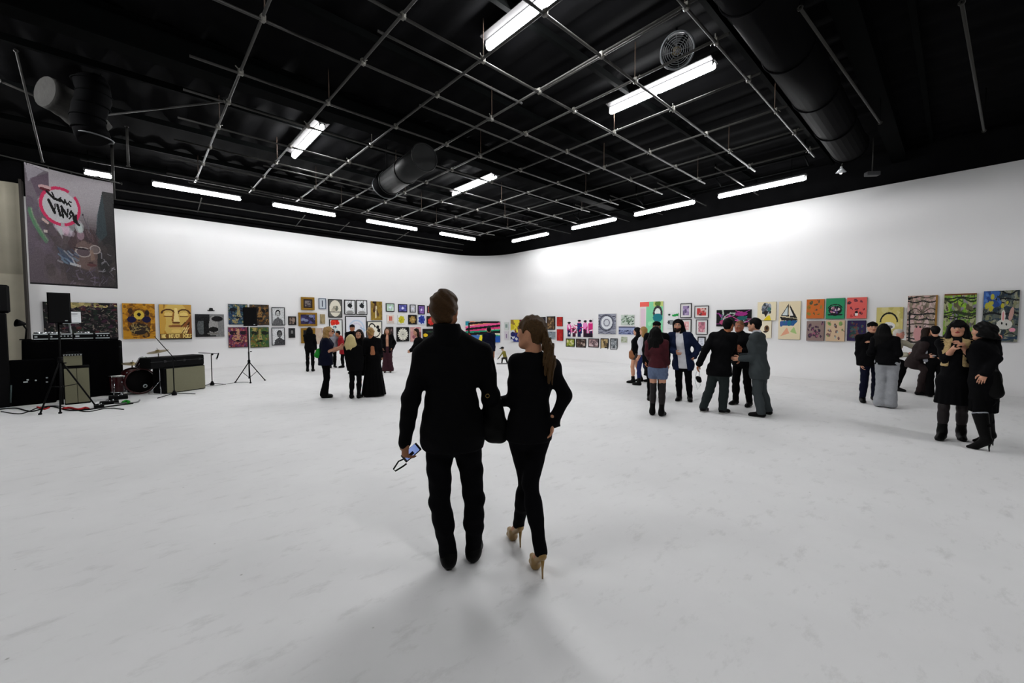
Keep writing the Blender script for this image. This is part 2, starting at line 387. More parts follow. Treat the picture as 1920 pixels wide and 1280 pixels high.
def drum_fan(loc, aim, r, L, label, ringm):
    d = Vector(aim).normalized(); e = empty('drum_fan', loc, 0, label, 'fan')
    MB().lathe((0, 0, 0), d, [(r, 0), (r, -L), (r * .92, -L), (r * .92, -.02), (r, 0)], 32).build('drum', DUCT_M, e)
    MB().torus((0, 0, 0), d, r, .018, 36, 6).build('rim', ringm, e)
    for k in range(1, 8): MB().torus(tuple(d * .01), d, r * k / 8, .004, 32, 4).build('guard_ring', ringm, e)
    u = d.orthogonal().normalized(); w = d.cross(u)
    for k in range(4):
        a = math.pi * k / 4; v = u * math.cos(a) + w * math.sin(a); MB().tube([tuple(-v * r), tuple(v * r)], .005, 5).build('guard_spoke', ringm, e)
    MB().lathe(tuple(-d * .06), d, [(.001, .05), (.05, .045), (.07, .0), (.07, -.08), (.001, -.08)], 16).build('hub', M('brass_hub', (88, 76, 48), rough=.5), e)
    for k in range(4):
        a = math.pi / 2 * k; v = u * math.cos(a) + w * math.sin(a); t = d.cross(v)
        c = v * r * .5 - d * .08; m = Matrix((tuple(v), tuple((t * .8 + d * .6).normalized()), tuple((d * .8 - t * .6).normalized()))).transposed()
        MB().box(tuple(c), (r * .8, .12, .008), m).build('blade', DUCT_M, e)
    MB().tube([tuple(-d * L * .5 + Vector((0, 0, r))), tuple(-d * L * .5 + Vector((0, 0, CEIL - loc[2] - .02)))], .02, 8).build('bracket', DUCT_M, e)
RIM = M('grey_fan_rim', (84, 86, 88), rough=.45, metal=.2, spec=.4)
a = at_z(1270, 95, 5.98); drum_fan(tuple(a), (-.6, -.45, -.4), .25, .2, 'round ceiling fan with ring guard beside the bright lamp', RIM)
a = at_z(722, 352, 5.25); drum_fan(tuple(a), (-.10, -1.0, -.12) if False else (.06, .6, -.25), .33, .3, 'open end of the big drum fan among the left pipes', RIM)
b = at_z(795, 297, 5.45)
round_duct('air_duct', [tuple(np.array(a) + [-.02, -.34, .05]), (a[0] - .2, 8.1, 5.3)], .29, 'short grey round duct feeding the drum fan', M('grey_duct_sheet', (30, 31, 31), rough=.5, spec=.15, var=.2, scale=5))
# wide dark duct hanging on the left and the torn grey insulation behind it
a = at_z(168, 150, 6.2); 
e = empty('drop_duct', (float(a[0]), float(a[1]), 5.2), math.radians(-30), 'black flexible duct hanging down at the upper left', 'duct')
pts = [(0.06 * math.sin(k * .7), 0, 1.0 - k * .11) for k in range(11)]
MB().tube(pts, [.24 + .012 * (k % 2) for k in range(11)], 20).build('hose', M('black_hose', (5, 5, 6), rough=.8, spec=.03), e)
for k in range(5): MB().torus((0.06 * math.sin(k * 1.4), 0, .95 - k * .22), (0, 0, 1), .25, .012, 24, 5).build('hose_ring', DARK_STEEL, e)
MB().torus((0.05, 0, -.05), (0.1, 0, 1), .25, .014, 24, 5).build('end_ring', RIM, e)
for q in (-.18, .18): MB().tube([(q, 0, .9), (q, 0, CEIL - 5.2 - .005)], .01, 6).build('hanger', DARK_STEEL, e)
INS = M('grey_insulation', (46, 45, 43), rough=.9, var=.5, scale=6, bump=.8, bscale=14)
a2 = at_z(128, 170, 6.1)
e = empty('insulated_duct', tuple(a2), math.radians(35), 'grey ribbed insulated duct behind the hanging black hose', 'duct')
MB().tube([(-.35 + .1 * k, .0, -.2 - .03 * k * k * .2) for k in range(9)], [.28 + .012 * (k % 2) for k in range(9)], 18).build('ribbed_sleeve', INS, e)
MB().tube([(0.1, 0, .1), (.1, 0, CEIL - a2[2] - .02)], .01, 6).build('hanger', DARK_STEEL, e)

# pipes in the left corner that carry the banner
def pole(pts, r, label, mat=PIPE_M, cat='pipe', name='steel_pipe', hung=False):
    p0 = Vector(pts[0]); e = empty(name, p0, 0, label, cat); MB().tube([tuple(Vector(p) - p0) for p in pts], r, 8).build('pipe_body', mat, e)
    if hung:
        for k in (0, -1): q = Vector(pts[k]) - p0; MB().tube([tuple(q), (q.x, q.y, CEIL - p0.z - .01)], .007, 5).build('hanger', DARK_STEEL, e)
    for k in (0, -1): MB().torus(tuple(Vector(pts[k]) - p0), tuple(Vector(pts[-1] if k == -1 else pts[-1]) - Vector(pts[0])), r + .006, .01, 12, 5).build('coupling', mat, e)
BZ, BA, BB = 5.3, Vector((-1.80, 14.5, 0)), Vector((-0.37, 15.06, 0))
pole([(-2.5, 14.23, BZ + .03), (-0.2, 15.13, BZ + .03)], .016, 'thin rail from which the banner hangs')
pole([(-0.36, 15.16, 4.9), (-0.36, 15.16, CEIL - .05)], .03, 'upright grey pipe at the right edge of the banner')
pole([(-0.05, 13.6, 5.4), (-0.05, 13.6, CEIL - .05)], .025, 'second upright grey pipe further right of the banner')
pole([tuple(at_z(30, 95, 6.3)), tuple(at_z(80, 303, 5.42))], .018, 'slanting hanger pipe above the left half of the banner')
pole([tuple(at_z(0, 152, 6.1)), tuple(at_z(140, 212, 6.1))], .02, 'grey pipe running level left of the hanging hose')
pole([tuple(at_z(195, 216, 6.1)), tuple(at_z(420, 190, 6.1))], .018, 'grey pipe running level right of the hanging hose')
for k, (p, q) in enumerate((((1500, 15), (1650, 230)), ((1803, 5), (1845, 245)))):
    pole([tuple(at_z(*p, 5.5)), tuple(at_z(*q, 5.5))], .02, ['dim pipe over the right wall, nearer the duct', 'dim pipe over the right wall, at the far right edge'][k], M('dim_pipe', (36, 35, 31), rough=.6), hung=True)
# clamp light over the right wall
a = at_z(1577, 320, 5.45)
e = empty('clamp_light', tuple(a), math.radians(40), 'small bare metal clamp light over the right wall', 'lamp')
MB().lathe((0, 0, 0), (.4, -.2, -1), [(.02, -.1), (.03, -.06), (.11, .04), (.105, .04), (.025, -.05)], 20).build('reflector', M('spun_aluminium', (225, 228, 232), rough=.3, metal=.6), e)
MB().tube([(0, 0, .1), (-.12, 0, .3), (-.05, 0, CEIL - a[2] - .02)], .012, 6).build('cord', PIPE_M, e)
MB().lathe((.02, -.01, -.03), (.4, -.2, -1), [(.001, -.04), (.03, -.02), (.034, .01), (.02, .04), (.001, .05)], 14).build('bulb', M_emit('warm_bulb', (255, 250, 240), 6.0), e)
a = at_z(1635, 335, 5.3)
e = empty('junction_box', tuple(a), math.radians(40), 'grey box fixed above the right wall edge', 'box')
MB().box((0, 0, .12), (.14, .3, .1), bev=.01).build('box_body', M('grey_box', (60, 60, 62), rough=.6), e); MB().tube([(0, 0, .15), (0, 0, CEIL - a[2] - .02)], .012, 6).build('conduit', PIPE_M, e)
# ================================================================== ART ON THE WALLS
PRINT_M = M_attr('printed_surface', rough=0.65, spec=0.2)
FONT = {'H': '101101111101101', 'E': '111100110100111', 'N': '101111111111101', 'V': '101101101101010', 'R': '110101110101101', 'D': '110101101101110', 'I': '111010010010111', 'S': '011100010001110', ' ': '000000000000000'}
class Art:
    def __init__(s, w, h, bg): s.w, s.h = max(4, w), max(4, h); s.a = np.tile(np.asarray(bg, float), (s.h, s.w, 1)); s.v, s.u = np.mgrid[0:s.h, 0:s.w]; s.u = (s.u + .5) / s.w; s.v = (s.v + .5) / s.h
    def put(s, m, c, al=1.0): s.a[m] = s.a[m] * (1 - al) + np.asarray(c, float) * al; return s
    def rect(s, x0, y0, x1, y1, c, al=1.0): return s.put((s.u >= x0) & (s.u < x1) & (s.v >= y0) & (s.v < y1), c, al)
    def ell(s, x, y, rx, ry, c, al=1.0, rot=0): 
        dx, dy = s.u - x, s.v - y; ca, sa = math.cos(rot), math.sin(rot); return s.put(((dx * ca + dy * sa) / rx) ** 2 + ((-dx * sa + dy * ca) / ry) ** 2 < 1, c, al)
    def ring(s, x, y, rx, ry, t, c, a0=-9, a1=9):
        d = np.sqrt(((s.u - x) / rx) ** 2 + ((s.v - y) / ry) ** 2); an = np.arctan2(s.v - y, s.u - x); return s.put((np.abs(d - 1) < t) & (an > a0) & (an < a1), c)
    def line(s, x0, y0, x1, y1, t, c, al=1.0):
        dx, dy = x1 - x0, y1 - y0; L = dx * dx + dy * dy + 1e-9; q = np.clip(((s.u - x0) * dx + (s.v - y0) * dy) / L, 0, 1); return s.put((s.u - x0 - q * dx) ** 2 + (s.v - y0 - q * dy) ** 2 < t * t, c, al)
    def poly(s, pts, c, al=1.0):
        m = np.zeros(s.u.shape, bool); n = len(pts)
        for i in range(n):
            (x0, y0), (x1, y1) = pts[i], pts[(i + 1) % n]
            if y0 == y1: continue
            m ^= ((s.v >= min(y0, y1)) & (s.v < max(y0, y1)) & (s.u < x0 + (s.v - y0) * (x1 - x0) / (y1 - y0)))
        return s.put(m, c, al)
    def blotch(s, cols, n=60, r=.08, seed=1, al=.8, box=(0, 0, 1, 1), asp=1.0):
        g = random.Random(seed)
        for _ in range(n): rr = r * g.uniform(.4, 1.3); s.ell(g.uniform(box[0], box[2]), g.uniform(box[1], box[3]), rr * asp, rr, g.choice(cols), al, g.uniform(0, 3))
        return s
    def hatch(s, cols, n=40, t=.012, L=.25, seed=1, box=(0, 0, 1, 1), ang=None, al=1.0):
        g = random.Random(seed)
        for _ in range(n):
            x, y = g.uniform(box[0], box[2]), g.uniform(box[1], box[3]); a = g.uniform(0, 6.28) if ang is None else ang + g.uniform(-.25, .25); l = L * g.uniform(.4, 1)
            s.line(x, y, x + l * math.cos(a), y + l * math.sin(a), t * g.uniform(.6, 1.4), g.choice(cols), al)
        return s
    def grain(s, amt=12, seed=1): s.a = s.a + np.random.RandomState(seed).normal(0, amt, s.a.shape[:2] + (1,)); return s
    def text(s, t, x0, y0, x1, y1, c):
        n = len(t); cw = (x1 - x0) / n
        for i, ch in enumerate(t):
            b = FONT.get(ch, FONT[' '])
            for k in range(15):
                if b[k] == '1': xx = x0 + i * cw + (k % 3) * cw / 3.6; yy = y0 + (k // 3) * (y1 - y0) / 5; s.rect(xx, yy, xx + cw / 3.4, yy + (y1 - y0) / 5, c)
        return s
    def face(s, dark, mid, light, x=.5, y=.5, k=1.0):
        """close-up of an anonymous face: brow shadows, eyes, nose, mouth"""
        s.ell(x - .22 * k, y - .18 * k, .17 * k, .07 * k, dark); s.ell(x + .22 * k, y - .18 * k, .17 * k, .07 * k, dark); s.ell(x - .22 * k, y - .16 * k, .09 * k, .03 * k, light); s.ell(x + .22 * k, y - .16 * k, .09 * k, .03 * k, light)
        s.ell(x - .22 * k, y - .16 * k, .03 * k, .03 * k, dark); s.ell(x + .22 * k, y - .16 * k, .03 * k, .03 * k, dark)
        s.poly([(x - .03 * k, y - .2 * k), (x + .05 * k, y - .2 * k), (x + .10 * k, y + .12 * k), (x - .08 * k, y + .12 * k)], light, .8); s.ell(x + .01 * k, y + .14 * k, .11 * k, .035 * k, dark); s.ell(x, y + .27 * k, .17 * k, .05 * k, mid); s.rect(x - .16 * k, y + .262 * k, x + .16 * k, y + .285 * k, dark); return s
    def bust(s, dark, mid, light, x=.5, hy=.36, r=.17, hair=True):
        """head and shoulders of an anonymous sitter"""
        s.poly([(x - .46, 1), (x - .38, .72), (x - .12, .6), (x + .12, .6), (x + .38, .72), (x + .46, 1)], mid); s.rect(x - .07, hy + .1, x + .07, .66, mid)
        if hair: s.ell(x, hy - .03, r * 1.25, r * 1.25, dark)
        s.ell(x, hy + .03, r * .85, r * 1.05, light); s.ell(x - r * .38, hy, r * .16, r * .1, dark); s.ell(x + r * .38, hy, r * .16, r * .1, dark); s.ell(x, hy + r * .62, r * .3, r * .1, dark); return s
FRAMES = dict(black=M('black_frame_wood', (14, 13, 13), rough=.5), gold=M('gilt_frame', (146, 108, 22), rough=.42, metal=.35, spec=.5, var=.3, scale=25), brown=M('brown_frame_wood', (58, 34, 22), rough=.5), blue=M('slate_blue_frame', (92, 106, 124), rough=.5), grey=M('grey_frame', (66, 68, 70), rough=.5), wood=M('raw_canvas_edge', (170, 150, 118), rough=.9), white=M('white_canvas_edge', (210, 208, 204), rough=.9), dark=M('dark_canvas_edge', (30, 26, 26), rough=.8))
MATBOARD = M('white_mat_board', (220, 218, 216), rough=.9, var=.02)
def wall_pts(wall, x, y):
    if wall == 'L': return at_y(x, y, DL)
    if wall == 'R': return at_x(x, y, DR)
    return wall(x, y)
def hang(wall, box, label, draw, bg=(200, 200, 200), frame=None, fw=0.0, mat=0.0, depth=.04, edge='white', name=None, res=1.15, cat='painting', group=None):
    """hang a picture: box = its outline in the photograph, projected onto the wall it hangs on"""
    x0, y0, x1, y1 = box; xm, ym = (x0 + x1) / 2, (y0 + y1) / 2
    a, b = wall_pts(wall, x0, ym), wall_pts(wall, x1, ym); t, u = wall_pts(wall, xm, y0), wall_pts(wall, xm, y1)
    W = float(np.linalg.norm((b - a)[:2])); Hh = float(t[2] - u[2]); c = (a + b) / 2; cz = float(t[2] + u[2]) / 2
    dirx = nrm([(b - a)[0], (b - a)[1], 0]); nrmv = np.array([dirx[1], -dirx[0], 0])       # out of the wall, towards the room
    e = empty(name or ('framed_print' if frame else 'canvas_painting'), (float(c[0] + nrmv[0] * .004), float(c[1] + nrmv[1] * .004), cz), math.atan2(dirx[1], dirx[0]), label, cat, group)
    px = max(6, int((x1 - x0) * res)); py = max(6, int((y1 - y0) * res))
    fwm = fw * W / (x1 - x0); mt = mat * W / (x1 - x0)
    if frame:
        z0 = -depth - .006; o = fwm
        mb = MB()
        for cx, cz_, dx, dz in ((0, Hh / 2 - o / 2, W, o), (0, -Hh / 2 + o / 2, W, o), (-W / 2 + o / 2, 0, o, Hh - 2 * o), (W / 2 - o / 2, 0, o, Hh - 2 * o)): mb.box((cx, z0 / 2, cz_), (dx, -z0, dz), bev=min(.008, o * .3))
        mb.build('frame', FRAMES[frame], e)
        iw, ih = W - 2 * o, Hh - 2 * o
        if mt > 0: MB().box((0, -depth * .35, 0), (iw, depth * .7, ih)).build('mat_board', MATBOARD, e)
        else: MB().box((0, -depth * .3, 0), (iw, depth * .6, ih)).build('backing', FRAMES['dark'], e)
        pw, ph, yy = iw - 2 * mt, ih - 2 * mt, -depth * .72
    else:
        MB().box((0, -depth / 2, 0), (W, depth, Hh), bev=.004).build('stretched_canvas', FRAMES[edge], e); pw, ph, yy = W - .004, Hh - .004, -depth - .0015
    px = max(5, int(px * pw / W)); py = max(5, int(py * ph / Hh))
    art = Art(px, py, bg)
    if draw: draw(art)
    col = lin(np.clip(art.a, 3, 250))
    gx, gz = np.linspace(-pw / 2, pw / 2, px + 1), np.linspace(ph / 2, -ph / 2, py + 1)
    V = np.array([(x, yy, z) for z in gz for x in gx]); i = np.arange(py)[:, None] * (px + 1) + np.arange(px)[None, :]
    Q = np.stack([i, i + px + 1, i + px + 2, i + 1], -1).reshape(-1, 4)
    me = np_mesh('printed_face', V, Q); ca = me.color_attributes.new('Col', 'FLOAT_COLOR', 'CORNER')
    cc = np.repeat(np.concatenate([col.reshape(-1, 3), np.ones((px * py, 1))], 1), 4, 0); ca.data.foreach_set('color', np.ascontiguousarray(cc, np.float32).ravel())
    link_mesh('printed_face', me, PRINT_M, e)
    return e
K, W_ = (16, 15, 16), (225, 225, 222)
def swirl(a, c0, c1, n=3, x=.5, y=.5):
    for i in range(n, 0, -1): a.ring(x, y, .11 * i + .05, .11 * i + .05, .16, c0 if i % 2 else c1)
def flower(a, c, n=9, x=.5, y=.5, r=.36, w=.12, core=(40, 30, 20)):
    for i in range(n): t = 6.283 * i / n; a.ell(x + r * .55 * math.cos(t), y + r * .55 * math.sin(t), r * .55, w, c, 1, t)
    a.ell(x, y, w * .7, w * .7, core)
def waves(a, cols, n=12, seed=1):
    g = random.Random(seed)
    for i in range(n):
        y = g.uniform(0, 1); f, p, am = g.uniform(6, 16), g.uniform(0, 6), g.uniform(.01, .05); a.put(np.abs(a.v - y - am * np.sin(f * a.u + p)) < g.uniform(.006, .02), g.choice(cols))
gold = [(206, 150, 40), (176, 120, 30), (120, 76, 20), (84, 52, 20), (230, 184, 70)]
# --- left wall, left to right
def d(a): a.blotch([(20, 20, 22), (40, 34, 36), (70, 58, 60), (30, 44, 34)], 260, .03, 3); a.hatch([(96, 84, 86), (60, 70, 60), (120, 110, 100), (16, 14, 14)], 260, .007, .07, 4); a.blotch([(200, 180, 120), (150, 140, 90)], 22, .03, 5, .9, (.35, .02, 1, .12), 1.4); a.blotch([(90, 40, 40), (60, 30, 50)], 40, .03, 6)
hang('L', (82, 567, 221, 636), 'wide dark canvas crowded with tiny marks behind the tripod loudspeaker', d, (24, 22, 24), depth=.05, edge='dark')
def d(a):
    a.hatch(gold[:3], 120, .015, .2, 2, ang=0); a.blotch([(150, 96, 24), (120, 80, 30)], 40, .06, 7); a.ell(.5, .52, .36, .38, (110, 70, 26)); a.blotch([(60, 40, 26), (140, 100, 40), (40, 30, 30)], 50, .06, 8, .9, (.2, .2, .8, .9)); a.ell(.27, .45, .14, .09, (24, 22, 60)); a.ell(.73, .45, .14, .09, (24, 22, 60)); a.ell(.5, .32, .16, .13, (214, 184, 70)); a.ell(.5, .31, .06, .05, K); a.ell(.5, .72, .3, .16, (46, 36, 28)); a.hatch([(150, 130, 80), (60, 44, 40)], 40, .012, .12, 9, (.25, .62, .75, .8))
hang('L', (230, 569, 291, 635), 'golden canvas with a dark skull and a round yellow eye', d, (196, 138, 34), edge='wood', depth=.05)
def d(a):
    a.blotch(gold, 30, .12, 12, .5); a.ell(.5, .45, .42, .52, (214, 180, 96)); a.poly([(.0, .0), (.12, 0), (.2, .5), (.12, .84), (0, .84)], (206, 160, 70)); a.ring(.27, .26, .2, .12, .16, (84, 50, 24), -3.2, 0); a.ring(.76, .26, .19, .12, .16, (84, 50, 24), -3.2, 0); a.ell(.27, .28, .13, .055, (232, 200, 120)); a.ell(.76, .28, .13, .055, (236, 206, 120)); a.ell(.27, .34, .15, .018, (120, 74, 34)); a.ell(.76, .34, .15, .018, (120, 74, 34)); a.poly([(.47, .1), (.55, .1), (.62, .5), (.42, .5)], (240, 214, 140)); a.poly([(.42, .2), (.47, .2), (.42, .5), (.36, .48)], (150, 100, 46)); a.ell(.51, .52, .13, .03, (100, 60, 28)); a.ell(.5, .62, .24, .045, (150, 96, 50)); a.ell(.5, .66, .17, .03, (222, 176, 100)); a.rect(.33, .63, .68, .65, (70, 40, 20)); a.ell(.5, .76, .16, .05, (230, 196, 110)); a.poly([(.72, .6), (.98, .3), (1, .9), (.8, .9)], (120, 60, 30), .8); a.hatch([(240, 214, 140), (70, 40, 20)], 14, .015, .22, 3, (.72, .5, .95, .8), 2.2); a.rect(0, .84, 1, .97, (120, 84, 34)); a.text('HE NEVER DIES', .05, .855, .99, .955, (240, 214, 130)); a.rect(0, .97, 1, 1, K)
hang('L', (299, 571, 359, 636), 'golden close-up of a stone face with a line of lettering below', d, (196, 150, 70), edge='dark', depth=.05)
def d(a): a.rect(.5, 0, 1, 1, (120, 120, 120)); a.ell(.62, .55, .16, .5, (150, 148, 146)); a.ell(.2, .55, .14, .35, (84, 88, 88)); a.rect(.28, .1, .46, 1, (14, 14, 14)); a.ell(.76, .2, .2, .12, (18, 16, 18)); a.ell(.2, .2, .2, .1, (20, 20, 22)); a.ell(.62, .68, .17, .12, (14, 12, 12)); a.ell(.62, .86, .22, .05, (110, 108, 104)); a.rect(0, .93, .7, 1, K); a.grain(10)
hang('L', (366, 589, 420, 631), 'black and white close-up of a half shadowed face under the little hat', d, (30, 30, 32), edge='dark')
def quad(seed, cols, dk):
    def f(a): a.blotch(cols, 120, .07, seed); a.ell(.25, .28, .2, .1, dk); a.ell(.78, .28, .2, .1, dk); a.poly([(.46, .1), (.56, .1), (.64, .62), (.42, .62)], cols[-1], .8); a.ell(.52, .68, .16, .06, dk); a.blotch(cols + [dk], 70, .035, seed + 1); a.rect(0, 0, 1, .03, dk); a.rect(0, .97, 1, 1, dk); a.rect(.97, 0, 1, 1, dk)
    return f
hang('L', (428, 570, 464, 608), 'blue mosaic face, upper left of the four square faces', quad(20, [(30, 50, 84), (60, 90, 110), (24, 60, 54), (110, 120, 120), (170, 150, 90)], (16, 18, 26)), (40, 60, 80), edge='dark')
hang('L', (468, 571, 504, 609), 'brown mosaic face, upper right of the four square faces', quad(21, [(74, 52, 30), (40, 34, 34), (110, 74, 30), (60, 60, 50), (150, 110, 60)], (14, 12, 12)), (50, 40, 30), edge='dark')
hang('L', (428, 613, 464, 651), 'crimson and violet mosaic face, lower left of the four square faces', quad(22, [(120, 40, 60), (90, 50, 110), (160, 80, 80), (70, 30, 50), (190, 150, 110)], (30, 16, 26)), (110, 50, 70), edge='dark')
hang('L', (469, 613, 504, 651), 'green mosaic face, lower right of the four square faces', quad(23, [(60, 90, 40), (90, 110, 50), (40, 80, 60), (120, 90, 40), (170, 150, 90)], (20, 26, 16)), (70, 90, 50), edge='dark')
hang('L', (509, 576, 534, 610), 'black and white drawing of a seated person, upper of two', lambda a: a.bust(K, (90, 90, 92), (190, 190, 190), .46, .34).grain(14), (196, 197, 198), 'grey', 1.4)
hang('L', (509, 614, 534, 647), 'black and white drawing of a turned head, lower of two', lambda a: a.bust((40, 40, 42), (60, 60, 62), (90, 90, 90), .6, .36, .18).grain(14), (206, 207, 208), 'grey', 1.4)
hang('L', (540, 593, 555, 609), 'tiny brown square picture in a black frame', lambda a: a.blotch([(120, 100, 90), (60, 50, 48), (30, 26, 26)], 20, .15, 4), (150, 130, 116), 'black', 2)
hang('L', (541, 615, 553, 633), 'tiny dark unframed portrait below the brown square', lambda a: a.bust(K, (24, 24, 24), (120, 118, 116), .5, .36, .2), (40, 40, 42), edge='dark')
hang('L', (564, 557, 589, 581), 'grey picture in a wide gilt frame, highest on the left wall', lambda a: a.rect(0, 0, 1, 1, (44, 34, 34)).rect(.14, .14, .86, .86, (120, 112, 110)).blotch([(160, 150, 150), (80, 72, 80), (60, 50, 50)], 16, .1, 3, .8, (.2, .2, .8, .8)), (40, 30, 30), 'gold', 4.2, depth=.06)
hang('L', (597, 559, 611, 579), 'narrow pale print with one ink figure in a slate blue frame', lambda a: a.line(.5, .25, .48, .8, .07, (60, 64, 80)).ell(.5, .2, .1, .06, (70, 76, 90)), (200, 206, 212), 'blue', 1.4)
hang('L', (615, 561, 641, 595), 'sepia print of a bull-like shape in a black frame', lambda a: a.ell(.5, .5, .46, .5, (220, 214, 196)).ell(.55, .5, .2, .16, (140, 138, 120)).blotch([(100, 100, 90), (190, 180, 160)], 14, .08, 4, .8, (.25, .35, .8, .8)).rect(0, .68, 1, .74, (120, 116, 108)), (96, 96, 92), 'black', 1.5)
def ink(a): a.ell(.5, .38, .24, .16, (30, 34, 36)); a.ell(.5, .3, .08, .16, (24, 28, 30)); a.hatch([(40, 42, 44)], 14, .012, .4, 5, (.2, .2, .8, .5)); a.ell(.5, .9, .42, .12, (150, 150, 148)); a.rect(.1, .75, .9, .78, (190, 190, 190))
hang('L', (645, 562, 666, 589.5), 'white print with a black ink emblem, left one of the pair', ink, (226, 227, 228), 'black', 1.6)
hang('L', (667.5, 562.5, 688, 590), 'white print with a black ink emblem, right one of the pair', ink, (226, 227, 228), 'black', 1.3)
hang('L', (695, 565, 716, 600), 'ochre painting of a walking brown figure', lambda a: a.blotch([(150, 122, 40), (120, 96, 40), (170, 150, 70)], 30, .1, 5).line(.4, .15, .25, .5, .1, (70, 44, 26)).line(.35, .3, .6, .7, .09, (90, 66, 44)).line(.45, .3, .4, .85, .06, (210, 196, 160)).ell(.32, .05, .18, .07, (40, 28, 24)), (146, 118, 46), edge='wood')
hang('L', (559, 586, 594, 611), 'wide violet picture in a gilt frame, middle of three gilt frames', lambda a: a.blotch([(90, 90, 150), (40, 34, 70), (140, 150, 180), (30, 26, 44)], 30, .12, 6), (50, 44, 84), 'gold', 4.0, depth=.06)
hang('L', (600, 589, 609, 607), 'very narrow tan panel right of the violet picture', lambda a: a.blotch([(110, 96, 70), (170, 150, 110)], 12, .12, 3), (150, 134, 100), edge='wood')
hang('L', (564, 615, 590, 643), 'black picture with a white peak in a gilt frame, lowest of three gilt frames', lambda a: a.poly([(.25, .55), (.42, .15), (.6, .55)], (200, 210, 222)), (16, 16, 20), 'gold', 4.0, depth=.06)
hang('L', (591, 615, 605, 645), 'faded tan sheet behind the woman with the green bag', lambda a: a.blotch([(190, 160, 140), (170, 150, 150), (196, 180, 160)], 14, .2, 3), (190, 168, 150), edge='wood', depth=.02)
hang('L', (617, 598.5, 642, 634), 'white print with a bright red cloud on top', lambda a: a.blotch([(206, 30, 26), (226, 60, 40)], 14, .13, 4, 1, (.2, .05, .75, .2)).ell(.4, .4, .14, .08, (50, 60, 66)).blotch([(150, 180, 190), (60, 70, 76)], 8, .06, 5, 1, (.3, .4, .6, .7)), (222, 224, 220), 'black', 1.4)
hang('L', (647, 592.5, 687, 634), 'large white print with a pale blue arch', lambda a: a.ring(.52, .62, .38, .45, .08, (190, 206, 226)).ring(.52, .62, .26, .3, .1, (206, 200, 220)).line(.7, .5, .95, .65, .02, (150, 190, 220)), (224, 224, 230), 'black', 1.5)
hang('L', (688, 602, 716, 637), 'cream print with bold black brush rings', lambda a: a.ring(.3, .3, .22, .2, .2, K, -3.2, 0).ell(.72, .3, .12, .1, K).ell(.78, .48, .09, .12, K).ring(.6, .5, .3, .36, .1, K, -.4, 1.8), (236, 230, 214), 'grey', 1.5)
tiny = [((723, 568.5, 739, 584), 'small mint green square print in the top row', (190, 216, 196), 'black', [(160, 190, 170), (220, 232, 222)]), ((746, 570, 763, 585), 'small blue square print with a pale centre', (80, 80, 150), 'black', [(50, 50, 110), (110, 110, 190)]),
        ((768, 571, 779, 585.5), 'small white print with a grey ring in the top row', (214, 214, 218), 'grey', [(180, 180, 186)]), ((783, 572, 796, 589), 'small purple print with a glowing centre', (120, 90, 160), 'black', [(70, 50, 110), (160, 120, 190)]), ((800.5, 573.5, 812, 587), 'small coral print half hidden by the man\'s head', (214, 110, 96), 'black', [(190, 80, 80)]),
        ((745, 591, 759, 607), 'small white print of a yellow blossom', (230, 232, 224), None, [(196, 186, 40), (160, 160, 30)]), ((765, 590, 781, 608), 'small dark print of a golden rose', (40, 34, 26), 'black', [(160, 130, 70), (200, 176, 120)]), ((783, 590, 797, 608), 'small pale print of a deep blue blossom', (206, 214, 232), None, [(40, 60, 150), (20, 40, 110)]),
        ((799.5, 592.5, 816, 612), 'small black framed print of a red rose', (40, 28, 20), 'black', [(206, 50, 44), (230, 90, 80)])]
for i, (bx, lab, bg, fr, cs) in enumerate(tiny):
    def d(a, cs=cs, i=i):
        if i < 5: a.blotch(cs, 18, .12, i); a.ell(.5, .5, .16, .16, (226, 226, 250))
        else: flower(a, cs[0], 7, .5, .5, .42, .16, cs[-1]); a.blotch(cs, 8, .09, i, .8, (.3, .3, .7, .7))
    hang('L', bx, lab, d, bg, fr, 1.3 if fr else 0)
hang('L', (725, 590, 738.5, 606), 'small cream print with a red block pattern', lambda a: a.rect(.3, .2, .75, .7, (190, 70, 50)).rect(.48, .2, .54, .7, (230, 200, 180)).rect(.1, .8, .9, .9, (110, 100, 96)), (232, 216, 204), edge='white')
hang('L', (723, 612.5, 737, 633), 'small dark patterned print behind the woman in maroon', lambda a: a.blotch([(90, 70, 70), (50, 40, 40), (140, 110, 110)], 16, .12, 3), (44, 36, 38), 'black', 1.3)
hang('L', (743, 613, 766.5, 640), 'black square print of a white many-petalled flower', lambda a: (flower(a, (226, 224, 210), 16, .5, .5, .42, .07), flower(a, (206, 204, 190), 11, .5, .5, .26, .06, (40, 34, 30))), (14, 13, 13), 'black', 1.0)
hang('L', (768.5, 613, 789, 640), 'rose coloured print left of the man\'s shoulder', lambda a: a.blotch([(190, 110, 120), (120, 60, 70), (216, 170, 160)], 20, .14, 6), (196, 140, 140), edge='white')
hang('L', (792, 616, 817, 640), 'black print with a yellow fleck, behind the man\'s shoulder', lambda a: a.ell(.15, .5, .2, .14, (226, 190, 30)).ell(.5, .2, .3, .05, (40, 70, 50)), (16, 16, 18), 'black', 1.2)
